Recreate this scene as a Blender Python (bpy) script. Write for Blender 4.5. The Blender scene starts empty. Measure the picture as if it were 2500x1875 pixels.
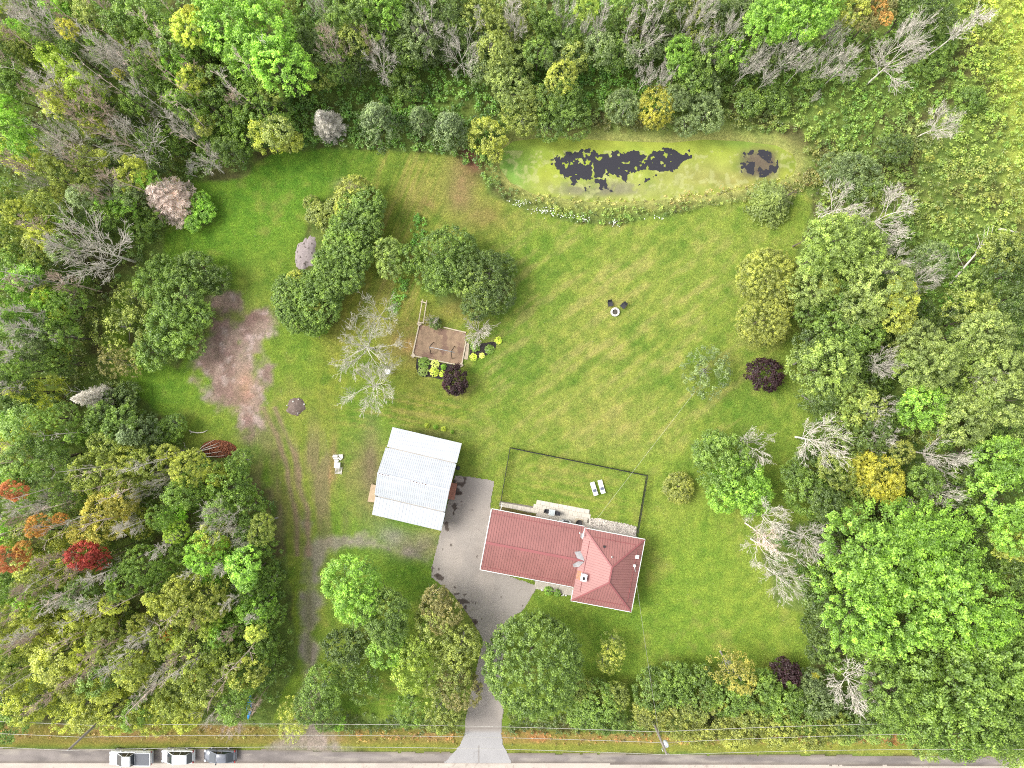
import bpy, math, random
import numpy as np
from mathutils import Vector, Matrix

# ------------------------------------------------------------------ camera, world, sun, exposure
SC = bpy.context.scene
COL = SC.collection
H = 98.0            # camera height, m
S = 17.6            # photo pixels per metre on the ground (photo is 2500 x 1875)
cam = bpy.data.cameras.new('camera')
cam.sensor_width = 36.0
cam.lens = 36.0 * H / (2500.0 / S)
cam.clip_start = 1.0
cam.clip_end = 3000.0
camo = bpy.data.objects.new('camera', cam)
COL.objects.link(camo)
camo.location = (0, 0, H)
SC.camera = camo
SC.view_settings.view_transform = 'Standard'
SC.view_settings.look = 'None'
SC.view_settings.gamma = 1.0
SC.view_settings.exposure = 1.16
SUN_AZ = math.radians(279)      # clockwise from +Y: light comes from the left of the picture
SUN_EL = math.radians(50)
w = bpy.data.worlds.new('World')
SC.world = w
w.use_nodes = True
nt = w.node_tree
for n in list(nt.nodes):
    nt.nodes.remove(n)
sky = nt.nodes.new('ShaderNodeTexSky')
sky.sky_type = 'NISHITA'
sky.sun_disc = False
sky.sun_elevation = SUN_EL
sky.sun_rotation = SUN_AZ
sky.air_density = 1.0
sky.dust_density = 3.0
sky.ozone_density = 1.0
hs = nt.nodes.new('ShaderNodeHueSaturation')
hs.inputs['Saturation'].default_value = 0.18
hs.inputs['Value'].default_value = 1.0
bg = nt.nodes.new('ShaderNodeBackground')
bg.inputs['Strength'].default_value = 0.15
wo = nt.nodes.new('ShaderNodeOutputWorld')
nt.links.new(sky.outputs[0], hs.inputs['Color'])
nt.links.new(hs.outputs[0], bg.inputs['Color'])
nt.links.new(bg.outputs[0], wo.inputs['Surface'])
sl = bpy.data.lights.new('sun', 'SUN')
sl.energy = 1.35
sl.angle = math.radians(24)
sl.color = (1.0, 0.965, 0.90)
so = bpy.data.objects.new('sun', sl)
COL.objects.link(so)
sd = Vector((math.sin(SUN_AZ) * math.cos(SUN_EL), math.cos(SUN_AZ) * math.cos(SUN_EL), math.sin(SUN_EL)))
so.rotation_euler = sd.to_track_quat('Z', 'Y').to_euler()
so.location = (-60, -80, 120)

RNG = np.random.default_rng(7)
random.seed(7)

SC.render.engine = 'CYCLES'
SC.cycles.filter_width = 1.05
SC.cycles.use_denoising = False
SC.cycles.sample_clamp_indirect = 4.0

# ------------------------------------------------------------------ helpers
def P(px, py, h=0.0):
    """photo pixel (2500 x 1875) of something standing h metres up -> its real x, y"""
    k = (H - h) / H / S
    return ((px - 1250.0) * k, (937.5 - py) * k)

def lin(c, f=1.0):
    o = []
    for v in c:
        v = v / 255.0
        v = v / 12.92 if v <= 0.04045 else ((v + 0.055) / 1.055) ** 2.4
        o.append(v / f)
    return tuple(o)

def tag(o, label=None, cat=None, group=None, kind=None):
    if label: o['label'] = label
    if cat: o['category'] = cat
    if group: o['group'] = group
    if kind: o['kind'] = kind
    return o

def empty(name, loc, rz=0.0):
    o = bpy.data.objects.new(name, None)
    o.empty_display_size = 0.3
    COL.objects.link(o)
    o.location = loc
    o.rotation_euler = (0, 0, rz)
    return o

def link(name, me, parent=None, loc=None):
    o = bpy.data.objects.new(name, me)
    COL.objects.link(o)
    if parent is not None: o.parent = parent
    if loc is not None: o.location = loc
    return o

def np_mesh(name, V, F, mat, attrs=None, smooth=False):
    """V (n,3); F (m,k) all faces with k corners"""
    V = np.asarray(V, dtype=np.float32); F = np.asarray(F, dtype=np.int32)
    me = bpy.data.meshes.new(name)
    m, k = F.shape
    me.vertices.add(len(V)); me.vertices.foreach_set('co', V.ravel())
    me.loops.add(m * k); me.loops.foreach_set('vertex_index', F.ravel())
    me.polygons.add(m)
    me.polygons.foreach_set('loop_start', np.arange(0, m * k, k, dtype=np.int32))
    me.polygons.foreach_set('loop_total', np.full(m, k, dtype=np.int32))
    me.polygons.foreach_set('use_smooth', np.full(m, smooth, dtype=bool))
    for nm, (typ, arr) in (attrs or {}).items():
        a = me.attributes.new(nm, typ, 'POINT')
        arr = np.asarray(arr, dtype=np.float32)
        if typ == 'FLOAT': a.data.foreach_set('value', arr.ravel())
        else:
            if arr.shape[1] == 3: arr = np.concatenate([arr, np.ones((len(arr), 1), np.float32)], 1)
            a.data.foreach_set('color', arr.ravel())
    if mat: me.materials.append(mat)
    me.update(calc_edges=True)
    return me

class MB:
    def __init__(s): s.v = []; s.f = []; s.sm = []
    def add(s, vs, fs, smooth=False):
        b = len(s.v); s.v += [tuple(v) for v in vs]
        for f in fs: s.f.append([b + i for i in f]); s.sm.append(smooth)
        return s
    def box(s, c, d, rz=0.0, rot=None):
        x, y, z = d[0] / 2, d[1] / 2, d[2] / 2
        vs = [Vector((i * x, j * y, k * z)) for k in (-1, 1) for j in (-1, 1) for i in (-1, 1)]
        M = rot if rot else Matrix.Rotation(rz, 3, 'Z')
        vs = [M @ v + Vector(c) for v in vs]
        return s.add(vs, [(0, 2, 3, 1), (4, 5, 7, 6), (0, 1, 5, 4), (2, 6, 7, 3), (0, 4, 6, 2), (1, 3, 7, 5)])
    def bar(s, a, b, w, h=None, up=(0, 0, 1)):
        a = Vector(a); b = Vector(b); d = b - a
        if d.length < 1e-5: return s
        X = d.normalized(); Z = Vector(up)
        if abs(X.dot(Z)) > 0.98: Z = Vector((1, 0, 0))
        Y = Z.cross(X).normalized(); Z = X.cross(Y)
        M = Matrix((X, Y, Z)).transposed()
        return s.box((a + b) / 2, (d.length, w, h or w), rot=M)
    def tube(s, pts, rs, n=6, cap=True):
        pts = [Vector(p) for p in pts]
        if not isinstance(rs, (list, tuple)): rs = [rs] * len(pts)
        vs = []; fs = []
        for i, p in enumerate(pts):
            d = (pts[min(i + 1, len(pts) - 1)] - pts[max(i - 1, 0)]).normalized()
            a = Vector((0, 0, 1)) if abs(d.z) < 0.9 else Vector((1, 0, 0))
            u = d.cross(a).normalized(); v = d.cross(u)
            for k in range(n):
                t = 2 * math.pi * k / n
                vs.append(p + (u * math.cos(t) + v * math.sin(t)) * rs[i])
        for i in range(len(pts) - 1):
            for k in range(n):
                fs.append((i * n + k, i * n + (k + 1) % n, (i + 1) * n + (k + 1) % n, (i + 1) * n + k))
        if cap:
            fs.append(tuple(range(n - 1, -1, -1))); fs.append(tuple((len(pts) - 1) * n + k for k in range(n)))
        return s.add(vs, fs, True)
    def lathe(s, c, prof, n=20):
        c = Vector(c); vs = []; fs = []
        for r, z in prof:
            for k in range(n):
                t = 2 * math.pi * k / n
                vs.append(c + Vector((r * math.cos(t), r * math.sin(t), z)))
        for i in range(len(prof) - 1):
            for k in range(n):
                fs.append((i * n + k, i * n + (k + 1) % n, (i + 1) * n + (k + 1) % n, (i + 1) * n + k))
        fs.append(tuple(range(n - 1, -1, -1))); fs.append(tuple((len(prof) - 1) * n + k for k in range(n)))
        return s.add(vs, fs, True)
    def prism(s, poly, z0, z1):
        n = len(poly)
        vs = [(x, y, z0) for x, y in poly] + [(x, y, z1) for x, y in poly]
        fs = [tuple(range(n - 1, -1, -1)), tuple(range(n, 2 * n))] + [(i, (i + 1) % n, n + (i + 1) % n, n + i) for i in range(n)]
        return s.add(vs, fs)
    def build(s, name, mat, parent=None, loc=None):
        me = bpy.data.meshes.new(name)
        me.from_pydata(s.v, [], s.f)
        me.polygons.foreach_set('use_smooth', s.sm)
        me.materials.append(mat)
        me.update()
        return link(name, me, parent, loc)

# ---- value noise on numpy arrays
def vnoise(x, y, scale, seed):
    r = np.random.default_rng(seed).random((256, 256))
    u = x / scale + 1000.3; v = y / scale + 1000.7
    iu = np.floor(u).astype(int); iv = np.floor(v).astype(int)
    fu = u - iu; fv = v - iv
    fu = fu * fu * (3 - 2 * fu); fv = fv * fv * (3 - 2 * fv)
    a = r[iu & 255, iv & 255]; b = r[(iu + 1) & 255, iv & 255]; c = r[iu & 255, (iv + 1) & 255]; d = r[(iu + 1) & 255, (iv + 1) & 255]
    return (a * (1 - fu) + b * fu) * (1 - fv) + (c * (1 - fu) + d * fu) * fv
def fbm(x, y, scale, seed, octv=4):
    t = 0; a = 0.5; tot = 0
    for i in range(octv):
        t = t + a * vnoise(x, y, scale / 2 ** i, seed + i); tot += a; a *= 0.55
    return t / tot
def sdist(px, py, poly):
    """signed distance (positive inside), in the units of poly"""
    P_ = np.asarray(poly, float); n = len(P_)
    d = np.full(px.shape, 1e9); ins = np.zeros(px.shape, bool)
    for i in range(n):
        a = P_[i]; b = P_[(i + 1) % n]; e = b - a
        t = np.clip(((px - a[0]) * e[0] + (py - a[1]) * e[1]) / (e @ e + 1e-9), 0, 1)
        d = np.minimum(d, np.hypot(px - a[0] - t * e[0], py - a[1] - t * e[1]))
        c = ((a[1] > py) != (b[1] > py)) & (px < (b[0] - a[0]) * (py - a[1]) / (b[1] - a[1] + 1e-12) + a[0])
        ins ^= c
    return np.where(ins, d, -d)
def sstep(v, lo, hi):
    t = np.clip((v - lo) / (hi - lo), 0, 1)
    return t * t * (3 - 2 * t)

# ------------------------------------------------------------------ materials
def new_mat(name):
    m = bpy.data.materials.new(name); m.use_nodes = True
    t = m.node_tree
    for n in list(t.nodes): t.nodes.remove(n)
    out = t.nodes.new('ShaderNodeOutputMaterial')
    return m, t, out
def N(t, typ, **kw):
    n = t.nodes.new(typ)
    for k, v in kw.items():
        if k in n.inputs: n.inputs[k].default_value = v
        else: setattr(n, k, v)
    return n
def solid(name, col, rough=0.7, metal=0.0, var=0.12, scale=2.0, bump=0.0, spec=0.5, coat=0.0, stain=None, streak=None):
    """Principled with noise-driven tone variation in object space"""
    m, t, out = new_mat(name)
    b = N(t, 'ShaderNodeBsdfPrincipled'); b.inputs['Roughness'].default_value = rough
    b.inputs['Metallic'].default_value = metal; b.inputs['Specular IOR Level'].default_value = spec
    b.inputs['Coat Weight'].default_value = coat; b.inputs['Coat Roughness'].default_value = 0.08
    tc = N(t, 'ShaderNodeTexCoord')
    n1 = N(t, 'ShaderNodeTexNoise'); n1.inputs['Scale'].default_value = scale; n1.inputs['Detail'].default_value = 6
    if streak:
        mp = N(t, 'ShaderNodeMapping'); mp.inputs['Scale'].default_value = streak
        t.links.new(tc.outputs['Object'], mp.inputs[0]); t.links.new(mp.outputs[0], n1.inputs['Vector'])
    else: t.links.new(tc.outputs['Object'], n1.inputs['Vector'])
    r = N(t, 'ShaderNodeMapRange'); r.inputs['From Min'].default_value = 0.3; r.inputs['From Max'].default_value = 0.7
    r.inputs['To Min'].default_value = 1 - var; r.inputs['To Max'].default_value = 1 + var
    t.links.new(n1.outputs['Fac'], r.inputs['Value'])
    mx = N(t, 'ShaderNodeVectorMath', operation='SCALE'); mx.inputs[0].default_value = col[:3]
    t.links.new(r.outputs[0], mx.inputs['Scale'])
    src = mx.outputs[0]
    if stain:
        scol, sscale, lo = stain
        n2 = N(t, 'ShaderNodeTexNoise'); n2.inputs['Scale'].default_value = sscale; n2.inputs['Detail'].default_value = 8
        t.links.new(tc.outputs['Object'], n2.inputs['Vector'])
        r2 = N(t, 'ShaderNodeMapRange'); r2.inputs['From Min'].default_value = lo; r2.inputs['From Max'].default_value = lo + 0.08
        t.links.new(n2.outputs['Fac'], r2.inputs['Value'])
        m2 = N(t, 'ShaderNodeMix', data_type='RGBA'); m2.inputs['B'].default_value = (*scol, 1)
        t.links.new(r2.outputs[0], m2.inputs['Factor']); t.links.new(src, m2.inputs['A']); src = m2.outputs['Result']
    t.links.new(src, b.inputs['Base Color'])
    if bump:
        bn = N(t, 'ShaderNodeBump'); bn.inputs['Strength'].default_value = 0.6; bn.inputs['Distance'].default_value = bump
        n3 = N(t, 'ShaderNodeTexNoise'); n3.inputs['Scale'].default_value = scale * 6; n3.inputs['Detail'].default_value = 5
        t.links.new(tc.outputs['Object'], n3.inputs['Vector']); t.links.new(n3.outputs['Fac'], bn.inputs['Height'])
        t.links.new(bn.outputs[0], b.inputs['Normal'])
    t.links.new(b.outputs[0], out.inputs['Surface'])
    return m

def leaf_mat(name, use_attr=False, transl=0.46, gl=0.05, hue=(.490, .466)):
    """leaves: colour from the object's own colour (or a point attribute), varied per leaf"""
    m, t, out = new_mat(name)
    if use_attr: src = N(t, 'ShaderNodeAttribute', attribute_name='Col').outputs['Color']
    else: src = N(t, 'ShaderNodeObjectInfo').outputs['Color']
    v = N(t, 'ShaderNodeAttribute', attribute_name='var')
    geo = N(t, 'ShaderNodeNewGeometry')
    nz = N(t, 'ShaderNodeTexNoise'); nz.inputs['Scale'].default_value = 0.55; nz.inputs['Detail'].default_value = 3
    t.links.new(geo.outputs['Position'], nz.inputs['Vector'])
    r = N(t, 'ShaderNodeMapRange'); r.inputs['From Min'].default_value = 0.3; r.inputs['From Max'].default_value = 0.7
    r.inputs['To Min'].default_value = 0.7; r.inputs['To Max'].default_value = 1.3
    t.links.new(nz.outputs['Fac'], r.inputs['Value'])
    mu = N(t, 'ShaderNodeMath', operation='MULTIPLY')
    t.links.new(v.outputs['Fac'], mu.inputs[0]); t.links.new(r.outputs[0], mu.inputs[1])
    # bright leaves drift to yellow, dull leaves to blue green
    yl = N(t, 'ShaderNodeMapRange'); yl.inputs['From Min'].default_value = 0.5; yl.inputs['From Max'].default_value = 1.7
    yl.inputs['To Min'].default_value = hue[0]; yl.inputs['To Max'].default_value = hue[1]
    t.links.new(mu.outputs[0], yl.inputs['Value'])
    hsv = N(t, 'ShaderNodeHueSaturation'); hsv.inputs['Saturation'].default_value = .95
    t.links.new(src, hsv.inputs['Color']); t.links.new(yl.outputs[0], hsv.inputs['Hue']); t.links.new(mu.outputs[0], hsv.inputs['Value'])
    d = N(t, 'ShaderNodeBsdfDiffuse'); tr = N(t, 'ShaderNodeBsdfTranslucent'); g = N(t, 'ShaderNodeBsdfGlossy')
    g.inputs['Roughness'].default_value = 0.45; g.inputs['Color'].default_value = (0.9, 0.95, 0.9, 1)
    t.links.new(hsv.outputs[0], d.inputs['Color']); t.links.new(hsv.outputs[0], tr.inputs['Color'])
    m1 = N(t, 'ShaderNodeMixShader'); m1.inputs[0].default_value = transl
    t.links.new(d.outputs[0], m1.inputs[1]); t.links.new(tr.outputs[0], m1.inputs[2])
    m2 = N(t, 'ShaderNodeMixShader'); m2.inputs[0].default_value = gl
    t.links.new(m1.outputs[0], m2.inputs[1]); t.links.new(g.outputs[0], m2.inputs[2])
    t.links.new(m2.outputs[0], out.inputs['Surface'])
    return m

def bark_mat(name):
    m, t, out = new_mat(name)
    src = N(t, 'ShaderNodeObjectInfo').outputs['Color']
    geo = N(t, 'ShaderNodeNewGeometry')
    nz = N(t, 'ShaderNodeTexNoise'); nz.inputs['Scale'].default_value = 1.5; nz.inputs['Detail'].default_value = 5
    t.links.new(geo.outputs['Position'], nz.inputs['Vector'])
    r = N(t, 'ShaderNodeMapRange'); r.inputs['From Min'].default_value = 0.3; r.inputs['From Max'].default_value = 0.7
    r.inputs['To Min'].default_value = 0.6; r.inputs['To Max'].default_value = 1.25
    t.links.new(nz.outputs['Fac'], r.inputs['Value'])
    hsv = N(t, 'ShaderNodeHueSaturation'); t.links.new(src, hsv.inputs['Color']); t.links.new(r.outputs[0], hsv.inputs['Value'])
    d = N(t, 'ShaderNodeBsdfDiffuse'); d.inputs['Roughness'].default_value = 0.8
    t.links.new(hsv.outputs[0], d.inputs['Color']); t.links.new(d.outputs[0], out.inputs['Surface'])
    return m

def ground_mat(name):
    m, t, out = new_mat(name)
    a = N(t, 'ShaderNodeAttribute', attribute_name='Col')
    tuft = N(t, 'ShaderNodeAttribute', attribute_name='tuft')
    geo = N(t, 'ShaderNodeNewGeometry')
    n1 = N(t, 'ShaderNodeTexNoise'); n1.inputs['Scale'].default_value = 3.2; n1.inputs['Detail'].default_value = 7; n1.inputs['Roughness'].default_value = 0.78
    n2 = N(t, 'ShaderNodeTexNoise'); n2.inputs['Scale'].default_value = 0.75; n2.inputs['Detail'].default_value = 5
    vo = N(t, 'ShaderNodeTexVoronoi'); vo.inputs['Scale'].default_value = 0.9
    for q in (n1, n2, vo): t.links.new(geo.outputs['Position'], q.inputs['Vector'])
    r1 = N(t, 'ShaderNodeMapRange'); r1.inputs['From Min'].default_value = 0.32; r1.inputs['From Max'].default_value = 0.68
    r1.inputs['To Min'].default_value = 0.78; r1.inputs['To Max'].default_value = 1.72
    t.links.new(n1.outputs['Fac'], r1.inputs['Value'])
    r2 = N(t, 'ShaderNodeMapRange'); r2.inputs['From Min'].default_value = 0.35; r2.inputs['From Max'].default_value = 0.65
    r2.inputs['To Min'].default_value = 0.86; r2.inputs['To Max'].default_value = 1.12
    t.links.new(n2.outputs['Fac'], r2.inputs['Value'])
    mu = N(t, 'ShaderNodeMath', operation='MULTIPLY'); t.links.new(r1.outputs[0], mu.inputs[0]); t.links.new(r2.outputs[0], mu.inputs[1])
    n5 = N(t, 'ShaderNodeTexNoise'); n5.inputs['Scale'].default_value = 9.0; n5.inputs['Detail'].default_value = 3; t.links.new(geo.outputs['Position'], n5.inputs['Vector'])
    r5 = N(t, 'ShaderNodeMapRange'); r5.inputs['From Min'].default_value = 0.3; r5.inputs['From Max'].default_value = 0.7
    r5.inputs['To Min'].default_value = 0.78; r5.inputs['To Max'].default_value = 1.55; t.links.new(n5.outputs['Fac'], r5.inputs['Value'])
    mu2 = N(t, 'ShaderNodeMath', operation='MULTIPLY'); t.links.new(mu.outputs[0], mu2.inputs[0]); t.links.new(r5.outputs[0], mu2.inputs[1]); mu = mu2
    hue = N(t, 'ShaderNodeMapRange'); hue.inputs['From Min'].default_value = 0.35; hue.inputs['From Max'].default_value = 0.65
    hue.inputs['To Min'].default_value = 0.488; hue.inputs['To Max'].default_value = 0.468
    t.links.new(n2.outputs['Fac'], hue.inputs['Value'])
    hsv = N(t, 'ShaderNodeHueSaturation'); t.links.new(a.outputs['Color'], hsv.inputs['Color'])
    hsv.inputs['Saturation'].default_value = .92; t.links.new(mu.outputs[0], hsv.inputs['Value']); t.links.new(hue.outputs[0], hsv.inputs['Hue'])
    # scattered pale flecks (clover heads, dry leaves)
    n4 = N(t, 'ShaderNodeTexNoise'); n4.inputs['Scale'].default_value = 4.5; n4.inputs['Detail'].default_value = 2
    t.links.new(geo.outputs['Position'], n4.inputs['Vector'])
    r4 = N(t, 'ShaderNodeMapRange'); r4.inputs['From Min'].default_value = 0.70; r4.inputs['From Max'].default_value = 0.745; r4.inputs['To Max'].default_value = 0.7
    t.links.new(n4.outputs['Fac'], r4.inputs['Value'])
    mx = N(t, 'ShaderNodeMix', data_type='RGBA'); mx.inputs['B'].default_value = (0.36, 0.38, 0.22, 1)
    t.links.new(r4.outputs[0], mx.inputs['Factor']); t.links.new(hsv.outputs[0], mx.inputs['A'])
    b = N(t, 'ShaderNodeBsdfDiffuse'); b.inputs['Roughness'].default_value = 0.9
    t.links.new(mx.outputs['Result'], b.inputs['Color'])
    bn = N(t, 'ShaderNodeBump'); bn.inputs['Strength'].default_value = 0.9
    hm = N(t, 'ShaderNodeMath', operation='MULTIPLY'); t.links.new(tuft.outputs['Fac'], hm.inputs[0]); t.links.new(n1.outputs['Fac'], hm.inputs[1])
    bn.inputs['Distance'].default_value = 0.30
    t.links.new(hm.outputs[0], bn.inputs['Height']); t.links.new(bn.outputs[0], b.inputs['Normal'])
    t.links.new(b.outputs[0], out.inputs['Surface'])
    return m

# ------------------------------------------------------------------ the ground: regions traced on the ground plane
def ov(*pts): return [(x * 1.1302, y * 1.1302) for x, y in pts]
LAWN = ov((415,385),(470,392),(520,385),(560,350),(600,325),(700,315),(850,322),(950,330),(1000,345),(1020,372),(1040,395),(1065,420),(1110,442),(1180,462),(1260,480),(1330,484),(1420,467),(1500,447),(1600,432),(1660,430),(1715,440),(1738,405),(1760,430),(1745,480),(1725,560),(1730,700),(1740,800),(1760,900),(1730,960),(1760,1010),(1800,1050),(1780,1130),(1680,1130),(1650,1200),(1680,1300),(1752,1330),(1757,1400),(1745,1480),(1690,1530),(1500,1530),(1370,1540),(1340,1560),(1260,1560),(1090,1570),(1000,1565),(850,1560),(740,1545),(650,1560),(590,1560),(600,1500),(640,1440),(628,1300),(618,1200),(608,1100),(572,1050),(520,1010),(480,990),(420,985),(395,950),(340,890),(280,840),(245,810),(215,750),(225,680),(265,620),(350,565),(348,500),(372,470),(435,490),(465,470),(440,425),(410,410))
ISLES = [ov((648,520),(665,470),(700,430),(735,395),(790,400),(822,430),(815,500),(760,600),(730,700),(640,720),(590,680),(600,600),(640,575)),
         ov((925,600),(935,560),(1000,530),(1080,560),(1110,600),(1090,660),(1050,690),(950,660)),
         ov((290,620),(340,580),(430,565),(470,600),(450,680),(400,740),(390,800),(330,780),(270,740),(280,680))]
VERGE = [(-400,1772),(640,1772),(700,1782),(1135,1785),(1235,1785),(1700,1792),(2900,1798),(2900,1852),(1700,1838),(1235,1838),(860,1832),(640,1826),(-400,1822)]
MEADOW = ov((2130,0),(2160,100),(2170,250),(2190,450),(2300,600),(2600,600),(2600,-100),(2130,-100))
TRACK = [(640,1850),(650,1836),(700,1790),(730,1700),(725,1600),(735,1500),(742,1400),(748,1330),(742,1250),(765,1300),(850,1305),(905,1308),(960,1325),(1050,1352),(1052,1388),(1000,1368),(940,1345),(870,1340),(815,1362),(784,1450),(778,1550),(790,1650),(790,1740),(800,1780),(870,1836),(870,1850)]
DIRT = [(505,745),(555,725),(600,760),(660,760),(680,800),(660,850),(625,870),(660,930),(660,1010),(640,1050),(600,1060),(570,1010),(520,970),(500,940),(455,880),(480,850),(500,800)]
POND = [(1215,360),(1250,335),(1330,325),(1430,330),(1520,335),(1640,338),(1720,330),(1820,335),(1900,345),(1945,370),(1958,400),(1945,430),(1900,455),(1820,468),(1740,482),(1650,492),(1540,500),(1440,500),(1370,490),(1300,480),(1240,450),(1210,410)]
HEAP = [(723,640),(728,600),(745,572),(765,585),(775,615),(765,650),(750,665),(732,658)]
ROAD_TOP = [(-900,1824),(640,1828),(900,1834),(1700,1841),(3400,1850)]
FF = 1.72
FINE = 0.27
X0, X1, Y0, Y1 = -78.0, 78.0, -60.0, 60.0
def warp(x, y, a=0.8, s=3.0):
    return x + (fbm(x, y, s, 11) - .5) * 2 * a, y + (fbm(x, y, s, 31) - .5) * 2 * a
def topx(x, y): return 1250.0 + x * S, 937.5 - y * S
def region(x, y, poly, lo=-0.5, hi=0.5, a=0.8, s=3.0):
    wx, wy = warp(x, y, a, s); px, py = topx(wx, wy)
    return sstep(sdist(px, py, poly) / S, lo, hi)

def lawn_mask(x, y):
    m = region(x, y, LAWN, -0.1, 0.5, 0.6, 2.5)
    for i in ISLES: m = m * (1 - region(x, y, i, -0.3, 0.6, 0.5))
    return m
def mix(a, b, t): return a * (1 - t[..., None]) + np.asarray(b) * t[..., None]
GREEN = [ # px, py, rx, ry, display colour, strength
    (700,450,260,140,(92,158,30),.95),(500,560,170,120,(98,160,28),.95),(420,900,230,80,(112,158,34),.8),(820,420,200,70,(88,150,30),.7),(350,960,120,70,(95,155,30),.8),
    (1030,470,140,110,(138,150,58),.75),(1120,480,60,110,(150,146,84),.6),(1000,540,170,60,(122,150,48),.6),
    (1450,650,330,140,(126,160,52),.8),(1700,640,180,150,(140,160,66),.6),(1500,850,330,160,(146,162,68),.75),(1300,1000,260,110,(142,162,66),.7),(1180,1010,120,80,(128,158,52),.5),
    (1500,1060,140,90,(146,160,72),.6),(1750,800,120,260,(122,155,50),.6),(1820,1000,90,110,(102,142,42),.8),(1250,720,90,200,(102,148,40),.7),(1200,900,110,90,(92,142,38),.8),(1150,1000,90,70,(110,152,42),.7),
    (900,740,130,180,(140,156,50),.75),(800,900,80,150,(150,152,56),.7),(735,880,60,120,(98,156,36),.9),(700,960,60,120,(110,156,40),.7),(960,1000,160,40,(140,150,54),.6),(960,930,200,120,(132,150,48),.4),(1000,830,60,60,(176,152,84),.8),
    (900,1050,70,120,(96,158,36),.8),(930,1280,120,60,(96,158,36),.9),(850,1200,50,160,(106,156,38),.7),(700,1150,80,200,(136,150,58),.8),(650,1100,60,110,(106,156,38),.8),(690,1500,40,260,(122,150,42),.7),
    (1000,1400,90,90,(98,150,34),.9),(1050,1330,60,30,(150,145,88),.6),(1400,1250,220,130,(122,155,46),.7),(1650,1400,140,200,(116,160,40),.8),(1850,1500,110,180,(126,160,46),.8),(1900,1350,60,90,(150,164,70),.5),(1450,1550,150,80,(106,150,38),.8),(1700,1560,180,70,(106,150,38),.7),(1600,1250,70,150,(126,160,50),.6),
    (950,1700,130,50,(104,150,36),.8),(660,1680,50,90,(108,160,36),.8),(1650,1250,60,60,(140,160,60),.4),(880,1150,60,90,(146,138,84),.6),(920,1200,40,90,(150,136,100),.6),(1250,1560,80,60,(110,150,44),.5),(1210,1460,90,60,(110,120,60),.2),
    (1195,530,50,40,(168,140,84),.6),(1040,505,20,25,(176,140,90),.6),(620,700,60,60,(130,156,56),.7),(300,720,80,100,(110,158,34),.7),(290,850,60,60,(112,156,34),.7)]
def blobmix(col, px, py, blobs, nz):
    for (bx, by, rx, ry, c, st) in blobs:
        d = ((px - bx) / rx) ** 2 + ((py - by) / ry) ** 2
        t = np.exp(-d * 0.9) * st * (0.65 + 0.7 * nz)
        col = mix(col, lin(c, FF), np.clip(t, 0, 1))
    return col

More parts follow.
